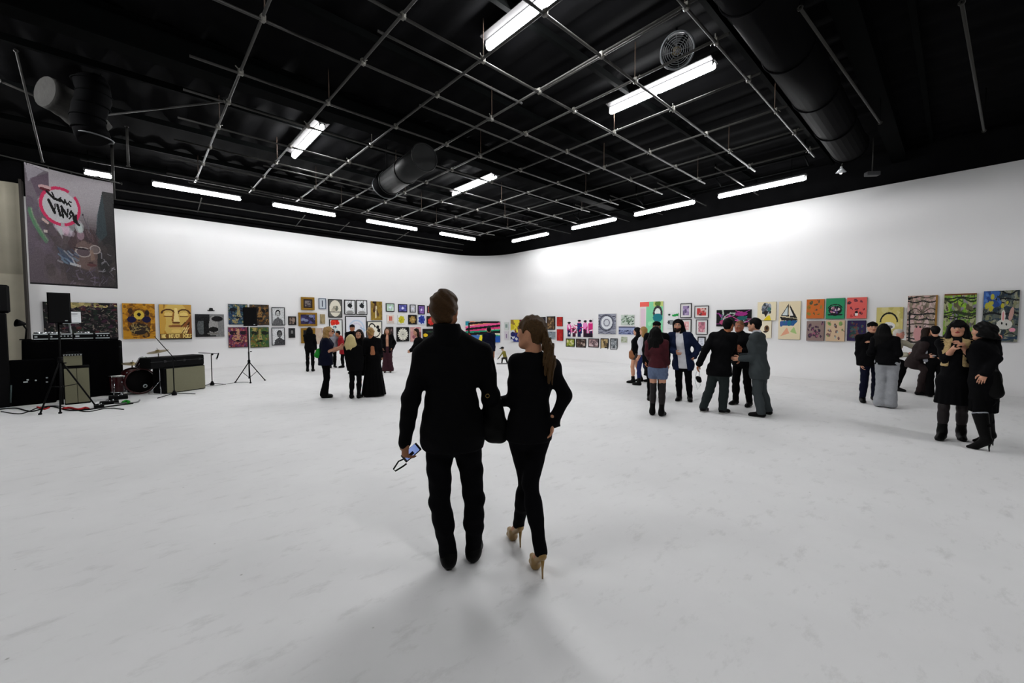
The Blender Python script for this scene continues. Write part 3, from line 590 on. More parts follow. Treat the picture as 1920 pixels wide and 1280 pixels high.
# --- rounded corner
CXC, CYC = DR - CORNER_R, DL - CORNER_R
def corner_chord(xa, xb):
    """flat board fixed across the rounded corner between two picture columns"""
    def on_arc(x):
        dd = ray(x, 605)[:2]; pl, pr = dd * DL / dd[1], dd * DR / dd[0]
        if pl[0] <= CXC: return pl
        if pr[1] <= CYC: return pr
        f = -np.array([CXC, CYC]); A = dd @ dd; B = 2 * f @ dd; Cc = f @ f - CORNER_R ** 2; t = (-B + math.sqrt(max(B * B - 4 * A * Cc, 0))) / (2 * A); return dd * t
    a, b = on_arc(xa), on_arc(xb); n = nrm([(b - a)[1], -(b - a)[0], 0])[:2]; a = a + n * .02
    def f(x, y):
        dd = ray(x, y); t = ((a) @ n) / (dd[:2] @ n); return _C + dd * t
    return f
def d(a):
    for i, (y0, y1, c, t) in enumerate(((.08, .18, (240, 150, 110), .09), (.12, -.02, (20, 20, 24), .05), (.3, .1, (240, 90, 150), .06), (.45, .3, (230, 60, 130), .05), (.38, .2, (20, 20, 22), .05), (.55, .45, (30, 150, 110), .07), (.52, .72, (40, 160, 120), .06), (.7, .95, (70, 120, 190), .12), (.62, .5, (18, 18, 20), .06))): a.line(.05, y0, 1, y1, t, c)
    a.poly([(.35, 1), (.42, .68), (.6, .62), (.66, 1)], (236, 220, 40)); a.rect(.72, .7, 1, 1, (40, 90, 180)); a.rect(0, 0, .12, .2, (40, 150, 170)); a.line(.1, .1, .1, .9, .02, K); a.ell(.08, .7, .08, .12, (220, 60, 50)); a.line(.1, .08, 1, .06, .018, K)
hang(corner_chord(873, 938), (873, 602, 938, 641.5), 'wide canvas of slanting pink, green, blue and black stripes in the corner', d, (236, 226, 200), edge='white', depth=.05)
hang(corner_chord(944, 954), (946, 604, 954, 618), 'tiny grey green square, upper of two in the corner', lambda a: a.rect(.25, .25, .75, .75, (130, 150, 144)), (206, 212, 208), edge='white', depth=.02)
hang(corner_chord(944, 954), (946, 621, 954, 636.5), 'tiny pale sheet with a violet mark, lower of two in the corner', lambda a: a.rect(.4, .3, .6, .8, (140, 120, 150)), (214, 208, 214), edge='white', depth=.02)
hang(corner_chord(958, 996), (958.5, 599, 996, 641), 'yellow and blue figure painting partly hidden by the woman\'s head', lambda a: a.blotch([(200, 180, 40), (120, 40, 60), (230, 210, 60)], 30, .12, 3, 1, (0, 0, 1, .55)).rect(0, .6, 1, 1, (40, 50, 130)).blotch([(210, 214, 220), (30, 34, 90), K], 18, .09, 5, 1, (0, .55, 1, 1)), (150, 120, 50), edge='dark')
# --- right wall
hang('R', (1012, 594, 1023.5, 611), 'small black picture left of the brown one, behind the ponytail', lambda a: a.blotch([(60, 40, 60), (30, 24, 30)], 14, .14, 2), (24, 20, 24), 'black', 1)
hang('R', (1026, 593, 1041.5, 618), 'small brown figure picture in a black frame', lambda a: a.blotch([(120, 90, 60), (70, 50, 36), (160, 130, 90)], 24, .12, 3), (80, 60, 42), 'black', 1.2)
hang('R', (1028, 621.5, 1042.5, 636), 'small blue grey print below the brown figure picture', lambda a: a.blotch([(120, 130, 140), (60, 66, 76), (170, 180, 186)], 20, .12, 4), (130, 140, 146), edge='white')
hang('R', (1045, 594, 1055.5, 611.5), 'small solid red panel, upper of two', lambda a: a.blotch([(150, 26, 22), (190, 44, 36)], 14, .14, 2), (170, 34, 28), edge='dark')
hang('R', (1045, 617, 1056.5, 638.5), 'small solid red panel, lower of two', lambda a: a.blotch([(150, 22, 22), (184, 40, 36)], 14, .14, 3), (166, 28, 26), edge='dark')
def d(a):
    for i, (x, h) in enumerate(((.1, .2), (.3, .36), (.5, .08), (.72, .12), (.92, .1))): 
        c = [(232, 110, 180), (150, 20, 70), (30, 40, 110), (236, 140, 200), (210, 40, 120)][i]; a.line(x, h + .2, x + .02, .75, .09, c); a.line(x, .6, x, .98, .06, (24, 26, 70) if i % 2 == 0 else (60, 16, 40)); a.ell(x, h + .08, .055, .09, (232, 150, 190)); a.ell(x, h + .02, .06, .06, K)
    a.hatch([(250, 220, 236), (200, 40, 110)], 20, .02, .2, 4, (0, .35, 1, .8)); a.rect(.7, .8, 1, 1, (30, 18, 34))
hang('R', (1063, 597.5, 1112, 631.5), 'white print of five pink and purple standing figures', d, (236, 232, 234), edge='white', depth=.02)
rowp = [((1062, 634.5, 1078.5, 650.5), 'small green and cream picture at the left end of the bottom row', [(150, 160, 60), (220, 214, 170), (90, 110, 40)]), ((1081, 635, 1099.5, 651.5), 'small brown picture, second in the bottom row', [(90, 70, 60), (40, 34, 32), (200, 180, 170)]), ((1104, 634.5, 1123.5, 651), 'small pinkish grey picture, third in the bottom row', [(170, 140, 140), (90, 76, 80), (214, 196, 196)]),
        ((1127, 634, 1141.5, 656.5), 'small upright sepia picture, fourth in the bottom row', [(190, 166, 120), (120, 96, 60), (40, 34, 30)]), ((1145, 634, 1158.5, 655.5), 'small upright grey picture, fifth in the bottom row', [(130, 136, 140), (70, 74, 78), (196, 200, 202)])]
for i, (bx, lab, cs) in enumerate(rowp): hang('R', bx, lab, lambda a, cs=cs, i=i: a.blotch(cs, 26, .14, 30 + i), cs[0], 'black' if i < 4 else 'grey', 1.2)
hang('R', (1123, 588, 1156, 626), 'grey wave print with a big round swirl', lambda a: (waves(a, [(90, 92, 110), (60, 60, 76), (150, 152, 166)], 26, 4), a.ell(.45, .45, .38, .36, (206, 208, 214)), swirl(a, (120, 122, 136), (220, 222, 226), 3, .48, .44), a.ring(.45, .45, .4, .38, .05, (50, 52, 62))), (150, 152, 164), edge='white')
hang('R', (1165, 590, 1190, 609.5), 'pale green patterned sheet', lambda a: a.hatch([(110, 140, 110), (60, 76, 66), (180, 196, 180)], 60, .03, .2, 5), (196, 206, 196), edge='white', depth=.02)
hang('R', (1160.5, 612, 1192, 627), 'wide blue grey sheet below the green one', lambda a: (waves(a, [(40, 44, 80), (90, 100, 150), (160, 170, 200)], 16, 6), a.rect(0, 0, 1, .14, (36, 38, 70))), (146, 156, 190), edge='white', depth=.02)
hang('R', (1165, 631, 1176.5, 642), 'tiny olive card at the end of the bottom row', lambda a: a.blotch([(150, 156, 130), (190, 196, 176)], 10, .16, 5), (180, 186, 166), edge='white', depth=.02)
def d(a): a.rect(.28, 0, 1, 1, (130, 208, 160)); a.rect(0, 0, .4, .14, (236, 100, 90)); a.rect(.05, .2, .24, 1, (222, 196, 208)); a.rect(.6, 0, 1, .14, (190, 200, 120)); a.ell(.78, .06, .12, .09, (90, 120, 50)); a.ell(.78, .34, .2, .22, (60, 56, 60)); a.ell(.78, .32, .12, .12, (226, 232, 228)); a.ell(.78, .48, .2, .13, (30, 120, 130)); a.blotch([(130, 208, 160), (160, 224, 180)], 12, .06, 3, 1, (.3, .6, .9, 1))
hang('R', (1200.5, 565.5, 1244, 628), 'tall mint green painting with coral corner and bearded head', d, (226, 216, 214), edge='white')
hang('R', (1252, 586, 1272.5, 616), 'white sheet with a green leaf shape on top', lambda a: a.poly([(.4, .14), (1, .04), (1, .2), (.5, .26)], (30, 150, 70)).ell(.15, .12, .12, .06, (40, 50, 46)).ell(.35, .6, .3, .16, (130, 136, 138)).ell(.12, .6, .1, .12, (60, 60, 64)), (224, 226, 226), edge='white', depth=.02)
fr4 = [((1276.5, 568.5, 1297.5, 595.5), 'violet print in a black frame with white mat, upper left of four', [(150, 130, 170), (90, 80, 110), (200, 180, 210)]), ((1303, 573, 1329.5, 596), 'red landscape print in a black frame with white mat, upper right of four', [(190, 60, 60), (90, 40, 40), (216, 190, 180)]), ((1278, 598, 1297, 623), 'pink print in a black frame behind the bearded man, lower left of four', [(226, 170, 170), (190, 110, 120), (236, 214, 210)]), ((1305.5, 599, 1327.5, 627), 'rose figure print in a black frame with white mat, lower right of four', [(196, 120, 136), (222, 180, 186), (150, 100, 110)])]
for i, (bx, lab, cs) in enumerate(fr4): hang('R', bx, lab, lambda a, cs=cs, i=i: a.blotch(cs, 24, .16, 40 + i), cs[0], 'black', 1.2, mat=3.4)
hang('R', (1308.5, 631, 1323.5, 650), 'small white certificate in a heavy black frame', lambda a: a.hatch([(170, 174, 190)], 10, .02, .4, 3, (.1, .2, .5, .8), 0), (214, 216, 226), 'black', 2)
def d(a): a.hatch([(180, 190, 180), (150, 60, 140), (60, 140, 130), (200, 90, 150)], 26, .018, .35, 9, (.1, .1, .9, .9)); a.ring(.5, .7, .3, .5, .05, (160, 180, 170), -3.2, 0); a.ell(.72, .25, .18, .12, (150, 40, 120)); a.ell(.75, .5, .14, .12, (30, 90, 90)); a.ell(.2, .75, .1, .14, (170, 70, 110))
hang('R', (1344, 580.5, 1409.5, 612), 'wide black canvas with neon squiggles behind the three men', d, (12, 11, 14), edge='dark')
hang('R', (1421, 566, 1456, 600.5), 'cream canvas with a grey flower head over a yellow base', lambda a: a.ell(.48, .36, .26, .28, (130, 136, 146)).blotch([(90, 94, 104), (160, 166, 180), (60, 66, 70)], 26, .07, 3, 1, (.28, .1, .68, .6)).poly([(.32, .5), (.62, .5), (.44, .84)], (40, 36, 34)).ell(.64, .4, .1, .12, (70, 110, 110)).poly([(.5, .8), (.66, .7), (.76, 1), (.34, 1)], (226, 200, 30)), (232, 220, 188), edge='wood')
hang('R', (1425.5, 601.5, 1447, 633.5), 'cream canvas with a small dark knot, half hidden by the grey suit', lambda a: a.ell(.6, .45, .22, .2, (110, 80, 50)).ell(.62, .42, .1, .1, (40, 30, 26)).ell(.5, .62, .2, .06, (60, 44, 36)), (232, 222, 196), edge='wood')
def d(a): a.poly([(.1, .38), (.45, .06), (.47, .4)], (30, 28, 28)); a.poly([(.16, .36), (.42, .12), (.42, .36)], (206, 214, 214)); a.poly([(.5, .08), (.86, .44), (.52, .42)], (30, 28, 30)); a.poly([(.5, .15), (.68, .38), (.52, .38)], (232, 226, 220)); a.poly([(.06, .4), (.9, .46), (.78, .52), (.14, .5)], (40, 34, 32)); a.poly([(.05, .52), (.9, .5), (.7, .64), (.12, .64)], (40, 90, 140)); a.blotch([(30, 110, 130), (60, 90, 150)], 12, .06, 4, 1, (.12, .54, .7, .62)); a.poly([(.1, .92), (.4, .68), (.52, .84)], (226, 150, 120), .8); a.poly([(.55, .8), (.72, .66), (.86, .86)], (150, 190, 110), .8)
hang('R', (1460.5, 565, 1501.5, 636), 'tall cream canvas of a sailing boat on a blue wave', d, (226, 210, 176), edge='wood')
six = [((1513, 561, 1546, 597), 'orange square canvas with little motifs, first in the upper row of six', (198, 104, 44), [(120, 130, 70), (90, 50, 60), (150, 110, 40), (60, 80, 60)]), ((1549.5, 559, 1584.5, 597.5), 'green square canvas with a dark ship, middle of the upper row of six', (44, 140, 96), None), ((1588.5, 557.5, 1626, 597), 'salmon square canvas with dark symbols, last in the upper row of six', (222, 98, 92), [(90, 40, 60), (120, 60, 70), (60, 40, 50), (190, 60, 60)]),
       ((1513, 601.5, 1546, 638.5), 'mauve grey square canvas, first in the lower row of six', (140, 118, 112), [(90, 50, 80), (60, 50, 60), (150, 90, 110), (50, 40, 60)]), ((1549, 600.5, 1584.5, 639.5), 'beige square canvas with scattered motifs, middle of the lower row of six', (206, 178, 146), [(120, 90, 90), (110, 150, 80), (150, 190, 190), (90, 60, 60)]), ((1589, 600.5, 1624, 639), 'deep purple square canvas, last in the lower row of six', (44, 34, 74), [(90, 50, 50), (40, 70, 60), (110, 70, 60), (60, 90, 90)])]
for i, (bx, lab, bg, cs) in enumerate(six):
    def d(a, i=i, cs=cs):
        if cs is None: a.ell(.5, .58, .36, .22, (26, 24, 30)); a.blotch([(170, 110, 130), (60, 120, 100), (90, 60, 120), (210, 190, 190)], 20, .05, 3, 1, (.25, .42, .75, .72)); a.ell(.5, .8, .42, .05, (20, 22, 30)); a.ring(.5, .5, .36, .2, .1, (24, 26, 30), -3.1, -.1)
        else:
            g = random.Random(50 + i)
            for x in (.2, .5, .8):
                for y in (.2, .5, .8):
                    c = g.choice(cs); xx, yy = x + g.uniform(-.1, .1), y + g.uniform(-.1, .1); a.ell(xx, yy, g.uniform(.03, .13), g.uniform(.03, .11), c, .9, g.uniform(0, 3)); a.ell(xx + g.uniform(-.05, .05), yy + g.uniform(-.05, .05), g.uniform(.02, .05), g.uniform(.02, .05), g.choice(cs)); a.line(xx, yy, xx + g.uniform(-.12, .12), yy + g.uniform(-.12, .12), .014, g.choice(cs))
            if i in (3, 5): a.blotch(cs, 30, .06, i, .9, (.2, .3, .8, .8))
            if i == 2: a.rect(.42, .76, .56, .86, (236, 230, 226)); a.ell(.49, .7, .08, .06, K)
    hang('R', bx, lab, d, bg, edge='wood' if i % 2 == 0 else 'dark', depth=.06)
def d(a): a.blotch([(206, 190, 110), (180, 170, 90), (216, 206, 150)], 40, .1, 3, .7); a.ell(.48, .5, .28, .22, (222, 200, 110)); a.ell(.48, .68, .24, .14, (226, 224, 222)); a.ring(.48, .55, .32, .34, .09, (20, 18, 18), -3.1, 0); a.ell(.55, .72, .09, .06, (90, 90, 94))
hang('R', (1643.5, 576, 1693.5, 627), 'yellow green canvas with a pale round head, behind the man and woman', d, (206, 192, 120), edge='wood', depth=.06)
def scene(seed, cols, dk):
    def f(a): a.blotch(cols, 220, .05, seed, .9, asp=1.5); waves(a, dk, 9, seed); a.hatch(dk, 40, .01, .1, seed + 1)
    return f
hang('R', (1701, 554, 1757, 643), 'tall pink and grey scribbled canvas, first of the three big ones', lambda a: (scene(60, [(196, 160, 156), (170, 150, 140), (140, 130, 110), (206, 180, 176), (120, 110, 96)], [(40, 40, 40), (80, 70, 60)])(a), a.line(.08, .35, .1, .98, .03, (24, 24, 26)), a.rect(.93, 0, 1, 1, (150, 110, 50)), a.ell(.4, .8, .16, .16, (206, 150, 150)), a.ell(.34, .66, .03, .02, K), a.ell(.46, .66, .03, .02, K), a.line(.03, .05, .35, .03, .012, K), a.ell(.05, .06, .05, .03, K)), (190, 160, 150), edge='wood', depth=.06)
hang('R', (1769, 550.5, 1829.5, 641), 'tall lime green scribbled canvas, middle of the three big ones', lambda a: (scene(61, [(120, 170, 50), (150, 190, 60), (140, 130, 150), (96, 90, 70), (170, 170, 130), (90, 130, 50)], [(30, 34, 26), (50, 60, 40)])(a), a.rect(0, 0, 1, .03, (110, 60, 30))), (130, 160, 70), edge='wood', depth=.06)
def d(a):
    scene(62, [(90, 100, 96), (60, 70, 74), (130, 130, 96), (150, 150, 130), (40, 50, 56)], [(24, 26, 30), (40, 60, 80)])(a); a.blotch([(60, 100, 170), (90, 130, 190), (40, 70, 130)], 40, .05, 4, .9, (0, 0, .45, .3), 1.6); a.blotch([(190, 180, 50)], 8, .05, 5, .9, (.1, .1, .7, .35))
    a.ell(.62, .66, .22, .1, (206, 204, 196)); a.ell(.58, .5, .06, .12, (222, 214, 206)); a.ell(.58, .5, .03, .09, (220, 150, 150)); a.ell(.8, .46, .06, .14, (190, 150, 140), 1, .3); a.ell(.55, .64, .025, .025, K); a.ell(.68, .66, .025, .025, K); a.ell(.85, .77, .09, .04, (226, 150, 170)); a.ell(.4, .8, .14, .06, (190, 190, 176)); a.ell(.45, .92, .14, .06, (206, 130, 110))
hang('R', (1842.5, 545, 1909.5, 640), 'tall blue and black canvas with a white rabbit, rightmost of the three', d, (90, 96, 90), edge='dark', depth=.06)
# little hat emblem above the black and white face
a = at_y(395.5, 580, DL); e = empty('hat_cutout', (float(a[0]), DL - .004, float(a[2])), 0, 'tiny black hat cutout stuck above the black and white face', 'cutout')
MB().box((0, -.01, -.045), (.22, .012, .03), bev=.004).build('brim', FRAMES['black'], e); MB().add([(-.07, -.016, -.03), (.07, -.016, -.03), (.05, -.016, .06), (-.04, -.016, .06), (-.07, -.002, -.03), (.07, -.002, -.03), (.05, -.002, .06), (-.04, -.002, .06)], [(0, 1, 2, 3), (7, 6, 5, 4), (0, 4, 5, 1), (1, 5, 6, 2), (2, 6, 7, 3), (3, 7, 4, 0)]).build('crown', FRAMES['black'], e)

# ================================================================== HANGING BANNER
def banner():
    W, Hh = (BB - BA).length, 2.76; nx, ny = 150, 220
    a = Art(nx, ny, (84, 75, 78))
    for j in range(40): a.rect(0, j / 40, 1, (j + 1) / 40, np.array((172, 166, 170)) * max(0, 1 - (j / 19) ** 3) + np.array((84, 74, 77)) * min(1, (j / 19) ** 3))
    a.poly([(0, 0), (.25, .03), (.25, .2), (.12, .28), (.14, .5), (.3, .66), (.34, 1), (0, 1)], (98, 88, 96), .75); a.poly([(.0, 0), (.2, .03), (.03, .15)], (168, 162, 170), .8); a.poly([(.05, .12), (.24, .04), (.24, .2), (.12, .26)], (90, 72, 88), .6)
    a.poly([(.86, .1), (1, .1), (1, 1), (.8, 1), (.74, .62), (.8, .3)], (46, 46, 46), .85); a.poly([(.78, .34), (.86, .12), (.9, .5), (.76, .62)], (62, 84, 92), .45); a.blotch([(90, 80, 96), (110, 96, 112), (74, 66, 72)], 60, .05, 4, .25, (0, .3, .5, .75)); a.blotch([(70, 62, 62), (96, 86, 84), (60, 54, 56)], 60, .06, 14, .25, (.2, .6, 1, 1))
    for k in range(18): t = k / 18; a.ell(.03 + .17 * t ** 1.5, .38 + .26 * t, .018, .022, (84, 140, 96), .45); a.ell(.05 + .17 * t ** 1.5, .37 + .26 * t, .008, .014, (150, 190, 140), .4)
    a.poly([(.46, .6), (.52, .5), (.62, .47), (.74, .53), (.78, .66), (.76, .8), (.66, .86), (.52, .82)], (112, 92, 86), .8)                      # face turned right, with glasses
    a.poly([(.42, .62), (.5, .5), (.56, .52), (.6, .45), (.66, .52), (.7, .46), (.78, .56), (.8, .66), (.72, .6), (.6, .58), (.52, .62), (.48, .72)], (70, 56, 58), .85); a.hatch([(60, 50, 54), (96, 78, 84)], 26, .006, .1, 7, (.5, .46, .78, .56), 1.2, .6)
    a.ell(.6, .685, .085, .04, (84, 72, 80), .8); a.ell(.745, .65, .055, .035, (120, 110, 110), .7); a.ring(.6, .685, .09, .042, .1, (160, 150, 146)); a.ring(.745, .65, .06, .037, .12, (160, 150, 146)); a.line(.5, .655, .68, .66, .006, (40, 32, 36)); a.poly([(.68, .66), (.72, .66), (.745, .75), (.69, .755)], (136, 112, 100), .8); a.ell(.7, .795, .06, .014, (92, 58, 60), .9); a.ell(.69, .775, .04, .006, (60, 44, 46), .8)
    a.poly([(.3, .66), (.46, .72), (.5, .82), (.36, .8)], (74, 92, 112), .6); a.hatch([(110, 130, 150), (60, 70, 96), (150, 146, 150)], 24, .006, .09, 6, (.3, .66, .5, .82), .5, .7); a.line(.44, .8, .56, .815, .01, (196, 192, 192), .8); a.line(.47, .76, .5, .81, .008, (186, 184, 190), .7); a.poly([(.36, .8), (.9, .88), (.9, 1), (.4, .95)], (66, 60, 62), .6); a.hatch([(126, 116, 134), (90, 80, 100)], 34, .005, .07, 8, (.42, .82, .92, .98), None, .5); a.hatch([(170, 166, 176)], 12, .005, .06, 9, (.8, .68, .95, .86), None, .6)
    a.blotch([(196, 182, 194), (180, 196, 190), (206, 170, 190)], 26, .04, 10, .45, (.28, .44, .58, .54)); a.ell(.36, .31, .2, .155, (196, 194, 197), .9); a.poly([(.3, .5), (.34, .46), (.37, .6)], (186, 182, 186), .6)
    a.ring(.36, .31, .21, .158, .085, (200, 50, 92)); a.ring(.36, .31, .21, .158, .12, (172, 162, 168), -.95, -.6); a.ring(.36, .31, .21, .158, .12, (172, 162, 168), 1.35, 1.6); a.ell(.2, .17, .07, .022, (196, 160, 160)); a.line(.16, .185, .24, .19, .012, (96, 34, 44))
    def ink(x0, y0, x1, y1, t=.013): a.line(x0 + .03, .31 + (y0 - .365) * 1.2, x1 + .03, .31 + (y1 - .365) * 1.2, t, (14, 12, 13))
    # brush lettering in two lines
    for s in ((.19, .275, .26, .315, .012), (.26, .315, .33, .325, .012), (.245, .275, .265, .31, .008), (.31, .318, .335, .30, .007), (.335, .315, .37, .335, .011), (.37, .335, .38, .31, .007), (.385, .32, .40, .345, .009), (.40, .345, .425, .325, .007), (.43, .318, .45, .32, .007), (.42, .335, .44, .35, .009)): ink(*s)
    for s in ((.205, .335, .262, .415, .015), (.262, .415, .272, .355, .007), (.295, .36, .322, .43, .014), (.338, .365, .352, .44, .012), (.338, .365, .398, .428, .013), (.398, .43, .408, .378, .009), (.447, .385, .425, .41, .009), (.425, .41, .442, .425, .009), (.442, .425, .42, .445, .008), (.458, .40, .475, .455, .012), (.458, .40, .505, .455, .013), (.505, .455, .50, .41, .008), (.475, .455, .53, .48, .012)): ink(*s)
    a.rect(.17, .53, .205, .555, (188, 172, 168)); a.line(.165, .445, .215, .47, .012, (190, 166, 158)); a.ell(.545, .44, .012, .009, (40, 36, 40)); a.ell(.61, .35, .012, .01, (60, 54, 60)); a.line(.61, .355, .7, .52, .004, (90, 84, 92)); a.line(.66, .37, .68, .5, .004, (104, 98, 104)); a.rect(0, .985, 1, 1, (26, 24, 26)); a.rect(.985, .2, 1, 1, (32, 30, 32)); a.grain(4)
    d = (BB - BA).normalized(); e = empty('hanging_banner', (BA.x, BA.y, BZ - Hh), math.atan2(d.y, d.x), 'large printed cloth banner with pink ring and brush lettering, hung from a rail', 'banner')
    V = []
    for front in (0, 1):
        for j in range(ny + 1):
            for i in range(nx + 1):
                u, v = i / nx, j / ny; y = .02 * math.sin(u * 9 + 2 * v) * (.3 + v) + .03 * math.sin(u * 3.1) * v - .006 * (1 - front)
                sag = .04 * math.sin(math.pi * min(1, u * 1.0)) * (1 - v) ** 6
                V.append((u * W, y, Hh * (1 - v) - sag))
    ii = np.arange(ny)[:, None] * (nx + 1) + np.arange(nx)[None, :]; Q0 = np.stack([ii, ii + nx + 1, ii + nx + 2, ii + 1], -1).reshape(-1, 4); n1 = (nx + 1) * (ny + 1)
    Q = np.concatenate([Q0, (Q0 + n1)[:, ::-1]]); me = np_mesh('printed_cloth', np.array(V), Q)
    col = lin(np.clip(a.a, 6, 240)).reshape(-1, 3); cc = np.concatenate([np.repeat(col, 4, 0), np.tile(lin((120, 116, 118)), (len(Q0) * 4, 1))]); ca = me.color_attributes.new('Col', 'FLOAT_COLOR', 'CORNER')
    ca.data.foreach_set('color', np.ascontiguousarray(np.concatenate([cc, np.ones((len(cc), 1))], 1), np.float32).ravel()); link_mesh('printed_cloth', me, PRINT_M, e, smooth=True)
    for u in (.02, .25, .5, .75, .98): MB().torus((u * W, 0, Hh - .02), (1, 0, .2), .028, .004, 14, 5).build('hanging_ring', PIPE_M, e)
banner()
# ================================================================== PEOPLE KIT (implicit surfaces: smooth-blended tapered limbs, one continuous skin)
def surface_nets(D, org, h):
    s = D < 0
    c = np.zeros(tuple(n - 1 for n in D.shape), np.int8); offs = [(i, j, k) for i in (0, 1) for j in (0, 1) for k in (0, 1)]
    nx, ny, nz = c.shape
    for i, j, k in offs: c += s[i:i + nx, j:j + ny, k:k + nz]
    act = np.argwhere((c > 0) & (c < 8))
    idx = np.full(c.shape, -1, np.int32); idx[act[:, 0], act[:, 1], act[:, 2]] = np.arange(len(act))
    val = {o: D[act[:, 0] + o[0], act[:, 1] + o[1], act[:, 2] + o[2]] for o in offs}
    acc = np.zeros((len(act), 3)); cnt = np.zeros(len(act))
    for a in offs:
        for ax in range(3):
            if a[ax]: continue
            b = list(a); b[ax] = 1; b = tuple(b)
            va, vb = val[a], val[b]; m = (va < 0) != (vb < 0)
            t = np.where(m, va / np.where(m, va - vb, 1), 0)
            p = np.tile(np.array(a, float), (len(act), 1)); p[:, ax] = t
            acc += p * m[:, None]; cnt += m
    V = np.asarray(org) + (act + acc / np.maximum(cnt, 1)[:, None]) * h
    Q = []
    for ax in range(3):
        o1, o2 = [(1, 2), (2, 0), (0, 1)][ax]
        sl0 = [slice(1, -1)] * 3; sl1 = [slice(1, -1)] * 3; sl0[ax] = slice(0, -1); sl1[ax] = slice(1, None)
        A, B = s[tuple(sl0)], s[tuple(sl1)]
        e = np.argwhere(A != B)
        if not len(e): continue
        sign = A[e[:, 0], e[:, 1], e[:, 2]]
        base = e.copy(); base[:, o1] += 1; base[:, o2] += 1
        def cell(d1, d2):
            q = base.copy(); q[:, o1] += d1; q[:, o2] += d2; return idx[q[:, 0], q[:, 1], q[:, 2]]
        q = np.stack([cell(-1, -1), cell(0, -1), cell(0, 0), cell(-1, 0)], 1)
        q[~sign] = q[~sign][:, ::-1]; Q.append(q)
    Q = np.concatenate(Q); Q = Q[(Q >= 0).all(1)]
    return V, Q
class Cone:
    def __init__(s, a, b, ra, rb=None, u=None, k=1.0, sm=0.03):
        s.a, s.b = np.asarray(a, float), np.asarray(b, float); s.ra = ra; s.rb = ra if rb is None else rb
        s.u = None if u is None else nrm(u); s.k = k; s.sm = sm
    def box(s):
        r = max(s.ra, s.rb) * max(1.0, s.k); return np.minimum(s.a, s.b) - r, np.maximum(s.a, s.b) + r
    def d(s, X, Y, Z):
        px, py, pz = X - s.a[0], Y - s.a[1], Z - s.a[2]; ba = s.b - s.a
        if s.u is not None:
            f = 1 / s.k - 1; q = (px * s.u[0] + py * s.u[1] + pz * s.u[2]) * f
            px = px + s.u[0] * q; py = py + s.u[1] * q; pz = pz + s.u[2] * q; ba = ba + s.u * (ba @ s.u) * f
        n = ba @ ba
        t = np.clip((px * ba[0] + py * ba[1] + pz * ba[2]) / n, 0, 1) if n > 1e-12 else 0.0
        return np.sqrt((px - ba[0] * t) ** 2 + (py - ba[1] * t) ** 2 + (pz - ba[2] * t) ** 2) - (s.ra + (s.rb - s.ra) * t)
class Ell:
    def __init__(s, c, ax, r, sm=0.02): s.c = np.asarray(c, float); s.ax = ax; s.r = r; s.sm = sm
    def box(s): r = max(s.r); return s.c - r, s.c + r
    def d(s, X, Y, Z):
        px, py, pz = X - s.c[0], Y - s.c[1], Z - s.c[2]; a = 0
        for e, r in zip(s.ax, s.r): a = a + ((px * e[0] + py * e[1] + pz * e[2]) / r) ** 2
        return (np.sqrt(a) - 1) * min(s.r)
def sdf_mesh(prims, h, cuts=(), noise=None):
    """union of prims (smooth), then cuts = list of functions returning a distance that is intersected"""
    lo = np.min([p.box()[0] for p in prims], 0) - 2.5 * h - 0.03; hi = np.max([p.box()[1] for p in prims], 0) + 2.5 * h + 0.03
    n = np.ceil((hi - lo) / h).astype(int) + 1
    ax = [lo[i] + h * np.arange(n[i]) for i in range(3)]
    D = np.full(n, 0.5)
    for p in prims:
        b0, b1 = p.box(); m = p.sm * 1.2 + 2.5 * h
        i0 = np.maximum(((b0 - m - lo) / h).astype(int), 0); i1 = np.minimum(((b1 + m - lo) / h).astype(int) + 2, n)
        sl = tuple(slice(a, b) for a, b in zip(i0, i1))
        X, Y, Z = ax[0][sl[0]][:, None, None], ax[1][sl[1]][None, :, None], ax[2][sl[2]][None, None, :]
        d = p.d(X, Y, Z); o = D[sl]; k = max(p.sm, 1e-4)
        w = np.maximum(k - np.abs(o - d), 0) / k
        D[sl] = np.minimum(o, d) - w * w * k * 0.25
    X, Y, Z = ax[0][:, None, None], ax[1][None, :, None], ax[2][None, None, :]
    if noise: D = D + noise(X, Y, Z)
    for c in cuts: D = np.maximum(D, c(X, Y, Z))
    D[0], D[-1] = 0.5, 0.5; D[:, 0], D[:, -1] = 0.5, 0.5; D[:, :, 0], D[:, :, -1] = 0.5, 0.5
    return surface_nets(D, lo, h)
def wrinkle(amp, fx=19, fz=33, ph=0.0):
    return lambda X, Y, Z: amp * (np.sin(fz * Z + 7 * np.sin(fx * X * 0.5 + ph) + 3 * Y * fx * 0.3 + ph) * 0.6 + np.sin(fz * 1.9 * Z + fx * (X - Y) + 2 * ph) * 0.4)
def strands(amp, f=160, ph=0.0):
    return lambda X, Y, Z: amp * (np.sin(f * X + 9 * np.sin(4 * Z + ph)) + np.sin(f * 0.8 * Y + 7 * np.sin(5 * Z + 1 + ph))) * 0.5
def curls(amp, f=55, ph=0.0):
    return lambda X, Y, Z: amp * (np.sin(f * X + ph) * np.sin(f * Y + 1) + np.sin(f * 1.3 * Z + 4 * X * 9 + ph) + np.sin(f * 2.1 * (X + Z)) * 0.6) * 0.5
def cut_below(z): return lambda X, Y, Z: z - Z + 0 * X + 0 * Y
def cut_above(z): return lambda X, Y, Z: Z - z + 0 * X + 0 * Y
def cut_out(prim): return lambda X, Y, Z: -prim.d(X, Y, Z)
def cut_plane(p, n):
    n = nrm(n); p = np.asarray(p); return lambda X, Y, Z: (X - p[0]) * n[0] + (Y - p[1]) * n[1] + (Z - p[2]) * n[2]

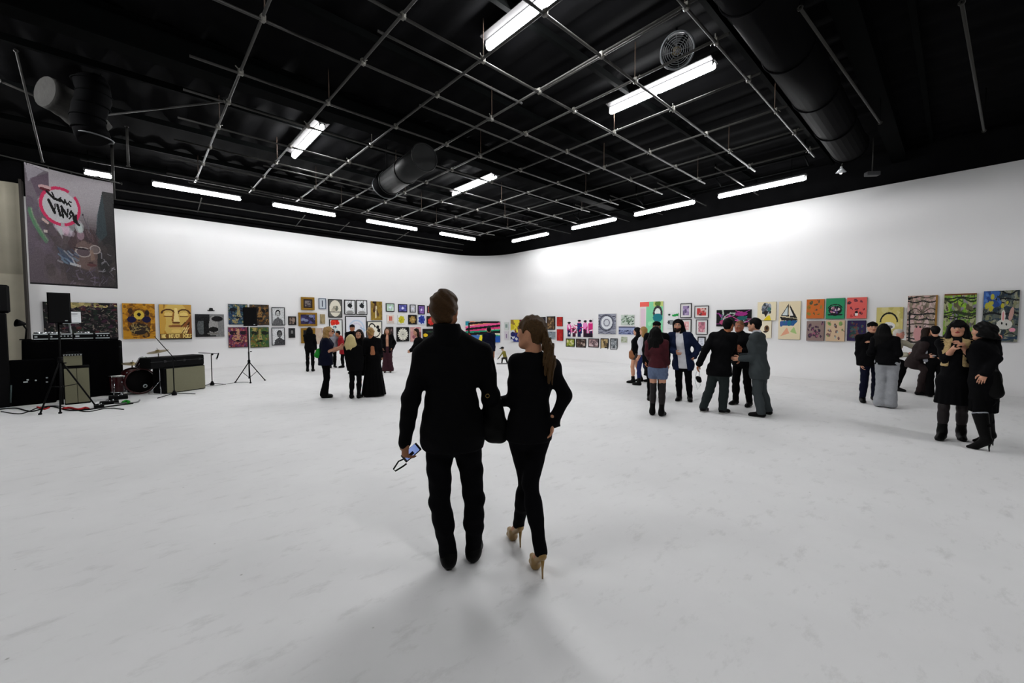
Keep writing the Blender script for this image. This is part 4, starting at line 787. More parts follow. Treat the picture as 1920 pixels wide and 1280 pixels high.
SKIN = dict(light=(205, 150, 122), tan=(176, 112, 76), dark=(92, 56, 38), pale=(216, 168, 144))
SKIN_M = M_attr('skin', rough=0.55, spec=0.3)
def colour_mesh(me, cols):
    a = me.color_attributes.new('Col', 'FLOAT_COLOR', 'POINT')
    a.data.foreach_set('color', np.ascontiguousarray(np.concatenate([cols, np.ones((len(cols), 1))], 1), np.float32).ravel())

class Person:
    """g: pixel of the ground point, top: pixel row of the crown, face: 0 back to us, 90 to image right, 180 to us, 270 to image left"""
    def __init__(s, label, g, top, face=0, hx=None, skin='light', vox=0.017, group=None, headturn=0, headtilt=(0, 0), name='person', slim=1.0, hscale=1.0, girth=1.0, **px):
        s.vox = vox; s.B = at_z(g[0], g[1], 0.0); n = nrm([s.B[0], s.B[1], 0]); s.n = n; s.r = np.array([n[1], -n[0], 0])
        s.root = empty(name, tuple(s.B), math.atan2(s.r[1], s.r[0]), label, 'person', group)
        hx = g[0] if hx is None else hx
        s.H = s.J(hx, top)[2]; S = s.S = s.H / 1.76 * hscale; s.slim = slim; s.girth = girth
        f = math.radians(face); s.fw = np.array([math.sin(f), math.cos(f), 0]); s.rt = np.array([math.cos(f), -math.sin(f), 0]); s.up = np.array([0, 0, 1.0])
        s.skin = lin(SKIN[skin]) if isinstance(skin, str) else lin(skin)
        P = s.P = {}
        def L(x, y, z): return s.rt * x * S + s.fw * y * S + s.up * z * S
        s.L = L
        pe = s.J(*px['pel']) if 'pel' in px else L(0, 0, 0.95)
        P['pel'] = pe
        # neck and head
        ne = s.J(*px['neck']) if 'neck' in px else pe + L(0, -0.01, 0.53)
        P['neck'] = ne
        he = s.J(*px['head']) if 'head' in px else ne + L(0, 0.03, 0.155)
        P['head'] = he
        ang = math.radians(face + headturn)
        hf = np.array([math.sin(ang), math.cos(ang), headtilt[0]]); s.hf = nrm(hf); hr = np.array([math.cos(ang), -math.sin(ang), headtilt[1]]); s.hr = nrm(hr - s.hf * (hr @ s.hf)); s.hu = np.cross(s.hr, s.hf)
        sp = ne - pe; s.sp = nrm(sp)
        P['waist'] = pe + sp * 0.32 + s.fw * 0.01; P['chest'] = pe + sp * 0.68 + s.fw * 0.015
        sw = px.get('sw', 0.178)
        for sd, q in (('R', 1), ('L', -1)):
            sh = s.J(*px['s' + sd]) if 's' + sd in px else ne + s.rt * q * sw * S - s.sp * 0.068 * S
            P['s' + sd] = sh
            arm = px.get('arm' + sd, 'down')
            pre = dict(down=((.045, -.03, -.285), (.05, .05, -.535)), front=((.06, -.03, -.28), (-.03, .20, -.26)), cross=((.07, .02, -.27), (-.15, .19, -.22)),
                       pocket=((.11, -.10, -.265), (.03, .05, -.46)), phone=((.07, .06, -.27), (-.06, .25, -.12)), hip=((.21, -.06, -.22), (.07, .06, -.40)),
                       back=((.03, -.16, -.24), (.03, -.14, -.48)), fwd=((.04, .2, -.2), (-.02, .42, -.12)))
            if isinstance(arm, str):
                e, w = pre[arm]; P['e' + sd] = sh + L(q * e[0], e[1], e[2]); P['w' + sd] = sh + L(q * w[0], w[1], w[2])
            else:
                P['e' + sd] = s.J(*arm[0]); P['w' + sd] = s.J(*arm[1])
            if 'hd' + sd in px: P['hd' + sd] = nrm(np.asarray(px['hd' + sd], float))
            else: P['hd' + sd] = nrm(P['w' + sd] - P['e' + sd])
            hip = pe + s.rt * q * 0.088 * S - s.up * 0.03 * S; P['h' + sd] = hip
            if 'f' + sd in px: gp = at_z(px['f' + sd][0], px['f' + sd][1], 0.0) - s.B; ft = np.array([gp @ s.r, gp @ s.n, 0])
            else: ft = s.rt * q * px.get('st', 0.095) * S + s.fw * (px.get('stride', 0) * q) * S; ft = ft + np.array([pe[0], pe[1], 0]) * (0 if 'fix' in px else 1)
            ah = px.get('ah', 0.085) * S
            an = ft + s.up * ah - s.fw * 0.05 * S; P['a' + sd] = an; P['ft' + sd] = ft
            fy = math.radians(face + px.get('fy' + sd, q * 8)); P['fd' + sd] = np.array([math.sin(fy), math.cos(fy), 0])
            # knee by two-bone IK, bent forwards
            l1, l2 = 0.43 * S, 0.425 * S; v = an - hip; d = np.linalg.norm(v)
            if 'k' + sd in px: P['k' + sd] = s.J(*px['k' + sd])
            else:
                kk = d / (l1 + l2) * px.get('slack', 1.006); l1 *= kk; l2 *= kk
                a = (l1 * l1 - l2 * l2 + d * d) / (2 * d); hh = math.sqrt(max(l1 * l1 - a * a, 0)); vd = v / d
                bd = nrm(s.fw - vd * (s.fw @ vd)); P['k' + sd] = hip + vd * a + bd * hh
    def J(s, px, py, dy=0.0):
        d = ray(px, py); t = ((s.B - _C) @ s.n + dy) / (d @ s.n); p = _C + d * t - s.B
        return np.array([p @ s.r, p @ s.n, p[2]])
    def to_local(s, w): p = np.asarray(w) - s.B; return np.array([p @ s.r, p @ s.n, p[2]])
    def to_world(s, p): return s.B + s.r * p[0] + s.n * p[1] + _Z * p[2]
    def add(s, name, V, Q, mat, parent=None, label=None):
        o = link_mesh(name, np_mesh(name, V, Q), mat, parent or s.root, smooth=True)
        if label: o['label'] = label
        return o
    # ---- the skin: head, neck, trunk, limbs, hands
    def torso(s, e=0.0, g=1.0):
        P, S = s.P, s.S; w = s.slim * s.girth; rt = s.rt
        return [Cone(P['pel'] - s.up * .03 * S, P['pel'] + s.sp * .06 * S, .108 * S * s.girth + e, .105 * S * s.girth + e, rt, 1.42 * s.slim, .06), Cone(P['pel'], P['waist'], .10 * S * w + e, .092 * S * w + e, rt, 1.38, .06),
                Cone(P['waist'], P['chest'], .092 * S * w + e, .112 * S * s.girth + e, rt, 1.36 * s.slim, .06), Cone(P['chest'], P['neck'] - s.sp * .09 * S, .112 * S * s.girth + e, .08 * S + e, rt, 1.45 * s.slim, .07),
                Cone(P['sL'], P['sR'], .054 * S + e * .8, None, None, 1, .06)] + [Cone(P['neck'] - s.sp * .035 * S, P['s' + sd] + s.sp * .008 * S, .052 * S + e * .5, .046 * S + e * .5, None, 1, .05) for sd in 'LR']
    def arm(s, sd, e=0.0, upto=1.0, r=(.05, .041, .029), cuff=0.0):
        P, S = s.P, s.S; w = P['e' + sd] + (P['w' + sd] - P['e' + sd]) * upto
        return [Cone(P['s' + sd], P['e' + sd], r[0] * S + e, r[1] * S + e, None, 1, .03), Cone(P['e' + sd], w, r[1] * S + e, r[2] * S + e + cuff, None, 1, .03)]
    def leg(s, sd, e=0.0, r=(.083, .057, .040), flare=0.0, upto=1.0):
        P, S = s.P, s.S; g = s.girth; k, a = P['k' + sd], P['a' + sd]
        calf = k + (a - k) * .3 - s.fw * .012 * S
        pr = [Cone(P['h' + sd], k, r[0] * S * g + e, r[1] * S + e, None, 1, .02), Cone(k, k + (a - k) * upto, r[1] * S * .92 + e, r[2] * S + e + flare, None, 1, .03)]
        if upto > .5 and flare < .02: pr.append(Cone(calf, calf + (a - k) * .2, r[1] * S * .95 + e, r[1] * S * .85 + e, None, 1, .04))
        return pr
    def body(s, hands=(1, 1), curl=(0.5, 0.5), hvox=None, headvox=None, lips=(150, 60, 60), brow=(40, 28, 20), foot_r=.026, hand_kw=({}, {})):
        P, S = s.P, s.S; pr = s.torso() + s.arm('R') + s.arm('L') + s.leg('R') + s.leg('L')
        pr.append(Cone(P['neck'] - s.sp * .06 * S, P['head'] - s.hu * .06 * S - s.hf * .02 * S, .062 * S, .054 * S, None, 1, .03))
        for sd in 'RL': pr.append(Cone(P['a' + sd], P['a' + sd] + P['fd' + sd] * .12 * S - s.up * (P['a' + sd][2] - .04), foot_r * S, foot_r * .85 * S, None, 1, .02))
        V, Q = sdf_mesh(pr, s.vox); C = np.tile(s.skin, (len(V), 1))
        HV, HQ, HC = s.head_mesh(headvox or .0062, lips, brow)
        parts = [(V, Q, C), (HV, HQ, HC)]
        for i, sd in enumerate('RL'):
            if hands[i]:
                hv, hq = s.hand_mesh(sd, curl[i], hvox or .0065, **hand_kw[i]); parts.append((hv, hq, np.tile(s.skin, (len(hv), 1))))
        off = 0; VV, QQ, CC = [], [], []
        for v, q, c in parts: VV.append(v); QQ.append(q + off); CC.append(c); off += len(v)
        me = np_mesh('body', np.concatenate(VV), np.concatenate(QQ)); colour_mesh(me, np.concatenate(CC))
        s.bodyobj = link_mesh('body', me, SKIN_M, s.root, smooth=True); return s
    def hp(s, x, y, z): return s.P['head'] + (s.hr * x + s.hf * y + s.hu * z) * s.S
    def head_mesh(s, h, lips, brow):
        S = s.S; A = (s.hr, s.hf, s.hu); hp = s.hp
        pr = [Ell(hp(0, -.012, .03), A, (.074 * S, .094 * S, .084 * S), .02), Cone(hp(0, .028, -.008), hp(0, .046, -.075), .060 * S, .040 * S, s.hr, 1.08, .03),
              Cone(hp(-.034, .046, -.018), hp(.034, .046, -.018), .032 * S, None, None, 1, .02), Cone(hp(0, .066, -.093), hp(0, .066, -.093), .021 * S, None, s.hr, 1.3, .02),
              Cone(hp(0, .082, .018), hp(0, .098, -.020), .009 * S, .0125 * S, None, 1, .016), Cone(hp(-.034, .068, .032), hp(.034, .068, .032), .017 * S, None, None, 1, .015),
              Cone(hp(-.016, .084, -.052), hp(.016, .084, -.052), .0085 * S, None, None, 1, .01), Cone(hp(-.06, 0, -.05), hp(-.03, .05, -.085), .022 * S, .02 * S, None, 1, .03), Cone(hp(.06, 0, -.05), hp(.03, .05, -.085), .022 * S, .02 * S, None, 1, .03),
              Cone(hp(0, -.02, -.03), hp(0, -.028, -.125), .056 * S, .055 * S, None, 1, .03)]
        for q in (-1, 1):
            pr.append(Ell(hp(q * .076, -.012, -.004), A, (.011 * S, .02 * S, .031 * S), .008)); pr.append(Cone(hp(q * .031, .071, .01), hp(q * .031, .071, .01), .014 * S, None, None, 1, .006))
        V, Q = sdf_mesh(pr, h); C = np.tile(s.skin, (len(V), 1))
        d = (V - s.P['head']) / S; x, y, z = d @ s.hr, d @ s.hf, d @ s.hu
        def paint(mask, col): C[mask] = lin(col)
        paint((((np.abs(x) - .031) / .017) ** 2 + ((z - .010) / .009) ** 2 < 1) & (y > .05), (196, 186, 180))
        paint((((np.abs(x) - .031) / .008) ** 2 + ((z - .010) / .009) ** 2 < 1) & (y > .05), (26, 18, 14))
        paint((((np.abs(x) - .033) / .022) ** 2 + ((z - .033) / .006) ** 2 < 1) & (y > .05), brow)
        paint(((x / .024) ** 2 + ((z + .053) / .010) ** 2 < 1) & (y > .06), lips)
        return V, Q, C
    def hand_mesh(s, sd, curl, h, pn=None, spread=1.0, size=1.0):
        P, S = s.P, s.S * 1.0 * size; w = P['w' + sd]; d = P['hd' + sd]; q = 1 if sd == 'R' else -1
        pn = nrm(pn) if pn is not None else nrm(-s.rt * q + s.fw * .15)                 # palm normal (towards the body)
        pn = nrm(pn - d * (pn @ d)); lat = np.cross(d, pn) * q                           # lateral: thumb side
        if pn is not None and lat @ s.fw < 0 and abs(d[2]) > .5: lat = -lat
        pr = [Cone(w - d * .03 * S, w + d * .012 * S, .027 * S, .027 * S, lat, 1.15, .02), Cone(w + d * .01 * S, w + d * .08 * S, .0165 * S, .0145 * S, lat, 2.3, .015)]
        for i, (o, l) in enumerate(((.029, .074), (.010, .083), (-.010, .077), (-.028, .060))):
            b = w + d * (.082 - abs(o) * .15) * S + lat * o * S; dd = nrm(d + lat * o * 2.0 * spread); c = curl * (1 + .12 * i)
            for j, fr in enumerate((.45, .32, .26)):
                a = c * (0.75 + .35 * j); ax = dd * math.cos(a) + pn * math.sin(a); pn2 = -dd * math.sin(a) + pn * math.cos(a)
                e = b + ax * l * fr * S; pr.append(Cone(b, e, (.0088 - j * .0009) * S, (.0082 - j * .0012) * S, None, 1, .004)); b = e; dd = nrm(ax)
        b = w + d * .026 * S + lat * .026 * S; dd = nrm(d * .7 + lat * .75 + pn * .25)
        for j, l in enumerate((.036, .030, .024)):
            e = b + dd * l * S; pr.append(Cone(b, e, (.0125 - j * .0015) * S, (.011 - j * .0017) * S, None, 1, .006)); b = e; dd = nrm(dd - lat * .28 * (1 + curl) + pn * .25 * curl)
        return sdf_mesh(pr, h)
    # ---- clothes
    def top(s, name, mat, hem=0.80, ease=.014, sleeve=1.0, wr=.004, collar=True, flare=0.0, openw=0.0, vneck=0.0, extra=(), cuts=(), cuff=.004, label=None, vox=None, backhole=None, sl_ease=None):
        P, S = s.P, s.S; e = ease * S; hz = P['pel'][2] + (hem - .95) * S; se = e if sl_ease is None else sl_ease * S
        pr = s.torso(e) + s.arm('R', se, sleeve, cuff=cuff) + s.arm('L', se, sleeve, cuff=cuff) if sleeve > 0 else s.torso(e)
        hb = np.array([P['pel'][0], P['pel'][1], hz - .03]); pr.append(Cone(P['pel'], hb, .112 * S * s.girth + e, .114 * S * s.girth + e + flare, s.rt, 1.42 * s.slim, .06))
        if collar: pr.append(Cone(P['neck'] - s.sp * .05 * S, P['neck'] + s.sp * .018 * S, .075 * S, .066 * S, None, 1, .03))
        pr += list(extra); ct = [cut_below(hz)] + list(cuts)
        if sleeve > 0 and sleeve < 1.02:
            pass
        if openw > 0:
            c = P['chest'] + s.fw * .16 * S; a0 = c + s.sp * .30 * S; b0 = c - s.sp * .75 * S
            ct.append(cut_out(Cone(a0, b0, openw * S, openw * S * 1.15, s.fw, 3.2)))
        if vneck > 0: ct.append(cut_out(Cone(P['neck'] + s.fw * .16 * S + s.sp * .06 * S, P['neck'] + s.fw * .16 * S - s.sp * vneck * S, .06 * S, .008 * S, s.fw, 2.0)))
        if backhole is not None: ct.append(cut_out(backhole))
        V, Q = sdf_mesh(pr, vox or s.vox, ct, wrinkle(wr, ph=hash_(s.root.name)) if wr else None)
        s.topobj = s.add(name, V, Q, mat, label=label); return s
    def pants(s, mat, ease=.012, flare=0.0, wr=.004, waist=1.03, upto=1.0, name='trousers', rise=0, label=None, vox=None, cut=0.045, knee=.0, fz=33):
        P, S = s.P, s.S; e = ease * S; pr = []
        for sd in 'RL':
            pr += s.leg(sd, e, (.083, .057 + knee, .044), flare, upto)
        pr += [Cone(P['pel'] - s.up * .03 * S, P['pel'] + s.sp * .10 * S, .108 * S * s.girth + e, .10 * S * s.girth + e, s.rt, 1.40 * s.slim, .05)]
        ct = [cut_plane(P['pel'] + s.sp * (waist - .95) * S, s.sp)]
        if upto >= .99: ct.append(cut_below(cut * S))
        else:
            for sd in 'RL': pass
        V, Q = sdf_mesh(pr, vox or s.vox, ct, wrinkle(wr, fz=fz, ph=1.3 * hash_(s.root.name)) if wr else None)
        s.pantobj = s.add(name, V, Q, mat, label=label); return s
    def shorts(s, mat, length=.42, ease=.016, name='shorts', label=None):
        P, S = s.P, s.S; e = ease * S; pr = []; 
        for sd in 'RL':
            k = P['h' + sd] + (P['k' + sd] - P['h' + sd]) * length; pr.append(Cone(P['h' + sd], k, .088 * S * s.girth + e, .082 * S + e, None, 1, .03))
        pr.append(Cone(P['pel'] - s.up * .03 * S, P['pel'] + s.sp * .10 * S, .110 * S * s.girth + e, .10 * S * s.girth + e, s.rt, 1.42 * s.slim, .05))
        V, Q = sdf_mesh(pr, s.vox, [cut_plane(P['pel'] + s.sp * .09 * S, s.sp), cut_below((P['hR'] + (P['kR'] - P['hR']) * (length + .12))[2])], wrinkle(.003)); s.add(name, V, Q, mat, label=label); return s
    def skirt(s, mat, hem, flare=.12, ease=.016, name='skirt', sway=(0, 0), sq=1.25, label=None, wr=.006, waist=1.05):
        P, S = s.P, s.S; e = ease * S; b = np.array([P['pel'][0] + sway[0] * S, P['pel'][1] + sway[1] * S, hem * S])
        pr = [Cone(P['pel'] + s.sp * .10 * S, P['pel'], .098 * S * s.girth + e, .115 * S * s.girth + e, s.rt, 1.38, .06), Cone(P['pel'], b, .118 * S * s.girth + e, .118 * S + e + flare * S, s.rt, sq, .06)]
        folds = lambda X, Y, Z: wr * np.sin(14 * np.arctan2(Y - P['pel'][1], X - P['pel'][0]) + 2 * Z) * np.clip((P['pel'][2] - Z) * 2.5, 0, 1.6)
        V, Q = sdf_mesh(pr, s.vox, [cut_below(hem * S), cut_plane(P['pel'] + s.sp * (waist - .95) * S, s.sp)], folds); s.add(name, V, Q, mat, label=label); return s
    def shoes(s, mat, kind='shoe', hgt=.25, lift=0.0, label=None, sole=None):
        P, S = s.P, s.S
        for sd in 'RL':
            a, fd = P['a' + sd], P['fd' + sd]; ft = P['ft' + sd]; lat = np.cross(fd, s.up)
            heel = np.array([a[0], a[1], 0]) - fd * .045 * S; toe = heel + fd * .25 * S; v = min(s.vox, .013)
            if kind in ('shoe', 'boot'):
                pr = [Cone(heel + s.up * .045 * S + fd * .01, toe - fd * .05 * S + s.up * .032 * S, .042 * S, .036 * S, lat, 1.1, .03), Cone(toe - fd * .09 * S + s.up * .025 * S, toe - fd * .03 * S + s.up * .025 * S, .034 * S, .028 * S, lat, 1.3, .02),
                      Cone(heel + fd * .04 * S + s.up * .05 * S, a + s.up * .02 * S, .045 * S, .048 * S, None, 1, .03)]
                pr.append(Cone(a - s.up * .01 * S, toe - fd * .09 * S + s.up * .034 * S, .043 * S, .036 * S, lat, 1.15, .03))
                if kind == 'boot':
                    t = a + (P['k' + sd] - a) * hgt; pr.append(Cone(a, t, .048 * S, .056 * S, None, 1, .03)); ct = [cut_below(0.002), cut_plane(t, P['k' + sd] - a)]
                else: ct = [cut_below(0.002), cut_above(.115 * S)]
                V, Q = sdf_mesh(pr, v, ct); o = s.add(kind, V, Q, mat, label=label)
                if sole is not None:
                    pr = [Cone(heel + fd * .01, toe - fd * .05 * S, .046 * S, .043 * S, lat, 1.05, .02)]; V, Q = sdf_mesh(pr, v * .6, [cut_below(0.001), cut_above(.022)]); link_mesh('sole', np_mesh('sole', V, Q), sole, o, smooth=True)
            else:
                hh = lift * S; tb = toe - fd * .02 * S; pl = .35 * hh if kind == 'platform' else 0.0    # high heel: arched sole, pointed toe, thin heel
                pr = [Cone(tb - fd * .09 * S + s.up * (pl + .024 * S), tb - fd * .02 * S + s.up * (pl + .018 * S), .032 * S, .02 * S, lat, 1.25, .02),
                      Cone(heel + s.up * (hh + .03 * S) + fd * .02 * S, tb - fd * .09 * S + s.up * (pl + .02 * S), .034 * S, .028 * S, lat, 1.0, .02)]
                if kind == 'platform': pr.append(Cone(tb - fd * .09 * S + s.up * .028 * S, tb - fd * .025 * S + s.up * .026 * S, .033 * S, .026 * S, lat, 1.25, .015))
                if hgt: t = a + (P['k' + sd] - a) * hgt; pr += [Cone(a, t, .052 * S, (.082 if hgt > .6 else .064) * S, None, 1, .03), Cone(a, tb - fd * .07 * S + s.up * (pl + .035 * S), .05 * S, .034 * S, lat, 1.1, .03)]
                ct = [cut_below(.002)] + ([cut_plane(t, P['k' + sd] - a)] if hgt else [])
                V, Q = sdf_mesh(pr, min(v, .01), ct); o = s.add('boot' if hgt else 'shoe', V, Q, mat, label=label)
                mb = MB(); hb = heel + fd * .012 * S; mb.tube([tuple(hb + s.up * (hh + .02 * S)), tuple(hb + s.up * hh * .5 + fd * .003), tuple(hb + s.up * .001)], [.016 * S, .008 * S, .006 * S], 8); mb.build('heel', mat, o)
        return s
    def hair(s, mat, kind='short', length=.3, vol=1.0, curl=0.0, front=False, part=None, name='hair', label=None, vox=None):
        S = s.S; A = (s.hr, s.hf, s.hu); hp = s.hp; v = vox or min(.011, s.vox * .75)
        g = .010 * vol
        pr = [Ell(hp(0, -.016, .036), A, ((.074 + g) * S, (.094 + g) * S, (.084 + g * 1.2) * S), .02)]
        ct = [cut_out(Ell(hp(0, .085, -.03), A, (.066 * S, .068 * S, .095 * S)))]
        noise = curls(.004 + curl * .01, 60 - 20 * curl, hash_(s.root.name)) if kind in ('short', 'curly') or curl else strands(.004, 170, hash_(s.root.name))
        if kind in ('short', 'bun', 'curly', 'tail'):
            pr.append(Cone(hp(0, -.05, .01), hp(0, -.05, -.045), .06 * S, .05 * S, s.hr, 1.15, .03)); ct.append(cut_plane(hp(0, -.02, -.07), -s.hu + s.hf * .25))
            ct.append(cut_out(Ell(hp(.08, -.0, -.012), A, (.022 * S, .026 * S, .036 * S)))); ct.append(cut_out(Ell(hp(-.08, -.0, -.012), A, (.022 * S, .026 * S, .036 * S))))
        if kind == 'bun': pr.append(Ell(hp(0, -.09, .08), A, (.045 * S, .045 * S, .045 * S), .02))
        if kind in ('long', 'bob', 'curly') and length > 0:
            bk = -s.fw * .0; dn = np.array([0, 0, -1.0])
            for i, x in enumerate(np.linspace(-.068, .068, 6)):
                y = -.075 + abs(x) * .55; a = hp(x, y, .02); m = a + dn * min(.16, length) * S - s.hf * .012 * S + s.hr * x * .35 * vol * S; e = m + dn * max(length - .16, 0) * (1 - .12 * (i % 3)) * S + s.hr * x * .15 * S - s.fw * .02 * S
                pr.append(Cone(a, m, .036 * vol * S, .040 * vol * S, None, 1, .03)); 
                if length > .16: pr.append(Cone(m, e, .040 * vol * S, .020 * S, None, 1, .03))
            if front:
                for q in (-1, 1):
                    a = hp(q * .074, .012, .02); m = a + dn * .15 * S + s.hr * q * .012 * S + s.hf * .01 * S; e = m + dn * max(length - .15, .02) * S + s.fw * .035 * S
                    pr += [Cone(a, m, .026 * vol * S, .030 * vol * S, None, 1, .03), Cone(m, e, .030 * vol * S, .018 * S, None, 1, .03)]
        if kind == 'fringe': pass
        V, Q = sdf_mesh(pr, v, ct, noise); o = s.add(name, V, Q, mat, label=label); s.hairobj = o
        return s
    def cap(s, mat, name='cap', label=None):
        S = s.S; A = (s.hr, s.hf, s.hu); pr = [Ell(s.hp(0, -.012, .065), A, (.088 * S, .108 * S, .058 * S), .02), Ell(s.hp(0, .07, .048), A, (.07 * S, .062 * S, .016 * S), .02)]
        V, Q = sdf_mesh(pr, min(.011, s.vox), [cut_plane(s.hp(0, 0, .036), -s.hu)]); s.add(name, V, Q, mat, label=label); return s
    def beard(s, mat):
        S = s.S; hp = s.hp; pr = [Cone(hp(0, .05, -.07), hp(0, .07, -.1), .05 * S, .032 * S, s.hr, 1.2, .02), Cone(hp(-.062, .01, -.03), hp(-.03, .055, -.085), .022 * S, .03 * S, None, 1, .02), Cone(hp(.062, .01, -.03), hp(.03, .055, -.085), .022 * S, .03 * S, None, 1, .02)]
        V, Q = sdf_mesh(pr, .008, [cut_out(Cone(hp(-.018, .1, -.05), hp(.018, .1, -.05), .014 * S)), cut_plane(hp(0, 0, -.025), s.hu)], curls(.003, 120)); s.add('beard', V, Q, mat); return s
def hash_(n): return (sum(ord(c) * (i + 3) for i, c in enumerate(n)) % 97) * 0.37
# ================================================================== THE COUPLE IN FRONT
CL = dict(
    black=M('black_wool_cloth', (7, 7, 9), rough=0.85, spec=0.08, var=0.3, scale=60, bump=0.15, bscale=400),
    black2=M('black_cotton_cloth', (9, 9, 10), rough=0.9, spec=0.06, var=0.3, scale=40, bump=0.1, bscale=300),
    denim_black=M('black_denim', (9, 9, 12), rough=0.9, spec=0.06, var=0.35, scale=50),
    navy=M('navy_cloth', (14, 17, 36), rough=0.85, spec=0.1, var=0.3, scale=40), navy_jkt=M('navy_jacket_cloth', (20, 30, 58), rough=0.8, spec=0.12, var=0.3, scale=30),
    blue_jean=M('blue_denim', (25, 34, 84), rough=0.9, var=0.3, scale=50), pale_denim=M('washed_denim', (96, 110, 138), rough=0.9, var=0.35, scale=22),
    grey_suit=M('grey_suit_cloth', (62, 68, 70), rough=0.85, spec=0.1, var=0.18, scale=120), green_jean=M('dark_green_denim', (28, 36, 36), rough=0.9, var=0.3, scale=50),
    grey_wide=M('pale_grey_crepe', (150, 152, 156), rough=0.85, var=0.12, scale=40), white=M('white_cotton', (214, 214, 220), rough=0.9, var=0.06, scale=30),
    red=M('red_cotton', (150, 20, 30), rough=0.85, var=0.15, scale=30), maroon=M('maroon_velvet', (52, 16, 28), rough=0.75, var=0.4, scale=12),
    beige=M('beige_cotton', (176, 170, 150), rough=0.9, var=0.12, scale=30), brown=M('dark_brown_cloth', (30, 18, 18), rough=0.85, var=0.3, scale=30),
    greyt=M('light_grey_jersey', (150, 152, 160), rough=0.9, var=0.15, scale=30), fur=M('tan_fur', (186, 160, 112), rough=0.95, var=0.45, scale=45, bump=0.8, bscale=120),
    tights=M('sheer_black_tights', (24, 17, 18), rough=0.6, var=0.6, scale=14), leather=M('black_leather', (7, 7, 7), rough=0.5, spec=0.1, var=0.3, scale=30),
    tanleather=M('tan_leather', (150, 96, 60), rough=0.5, var=0.2, scale=30), nude=M('nude_patent_leather', (152, 120, 68), rough=0.32, spec=0.5, var=0.1, scale=20),
    green=M('bright_green_canvas', (24, 140, 40), rough=0.8, var=0.15, scale=30))
HR = dict(brown=M('brown_hair', (64, 43, 20), rough=0.6, spec=0.15, var=0.5, scale=70, bump=0.5, bscale=200), dark=M('black_hair', (9, 8, 8), rough=0.6, spec=0.1, var=0.4, scale=70),
          dbrown=M('dark_brown_hair', (32, 20, 13), rough=0.6, spec=0.12, var=0.4, scale=70), blonde=M('pale_blonde_hair', (206, 188, 132), rough=0.5, spec=0.35, var=0.25, scale=80, bump=0.6, bscale=160),
          gold=M('golden_hair', (160, 122, 66), rough=0.5, spec=0.35, var=0.4, scale=70, bump=0.6, bscale=160), white=M('white_hair', (190, 184, 176), rough=0.6, var=0.15, scale=60), honey=M('honey_brown_hair', (74, 52, 24), rough=0.55, spec=0.2, var=0.55, scale=90, bump=0.6, bscale=220))
RUBBER = M('white_rubber_sole', (170, 168, 164), rough=0.7)

def front_man():
    p = Person('man in black jacket and trousers seen from behind, holding a lit phone', (862, 1064), 547, face=2, hx=833, vox=.0105, skin=(150, 98, 66), headturn=6,
               head=(833, 584), neck=(841, 630), pel=(849, 806), sL=(797, 668), sR=(901, 666), armL=((770, 748, -.04), (759, 830, .0)), armR=((921, 745, .0), (918, 792, .12)),
               fL=(842, 1052), fR=(888, 1040), kL=(825, 940, .03), kR=(889, 935, .05), hdL=(.02, .02, -1), girth=1.04, slim=.94, hscale=.985)
    p.body(curl=(.5, 1.05), hvox=.005, headvox=.006, hand_kw=({}, dict(pn=(.75, .6, .1))))
    S = p.S
    lap = [Cone(p.P['neck'] + p.rt * q * .03 - p.sp * .01, p.P['s' + sd] + p.up * .012, .06 * S, .058 * S, None, 1, .05) for sd, q in (('L', -1), ('R', 1))]
    p.top('jacket', CL['black'], hem=.835, ease=.022, wr=.004, cuff=-.002, flare=.0, sl_ease=.014, extra=lap, label='black tailored jacket')
    c = p.P['neck']
    V, Q = sdf_mesh([Cone(c - p.sp * .03 - p.fw * .012, c + (p.P['head'] - c) * .45 - p.fw * .026, .098 * S, .084 * S, None, 1, .02)], .008, [cut_above(c[2] + .082), cut_out(Cone(c - p.sp * .02, c + (p.P['head'] - c) - p.fw * .026, .064 * S))]); p.add('collar', V, Q, CL['black'])
    p.pants(CL['denim_black'], ease=.007, wr=.006, cut=.05, knee=.002, fz=30, flare=.004)
    p.shoes(CL['leather'])
    p.hair(HR['brown'], 'short', vol=1.55, curl=.35, vox=.0055)
    return p
FM = front_man()
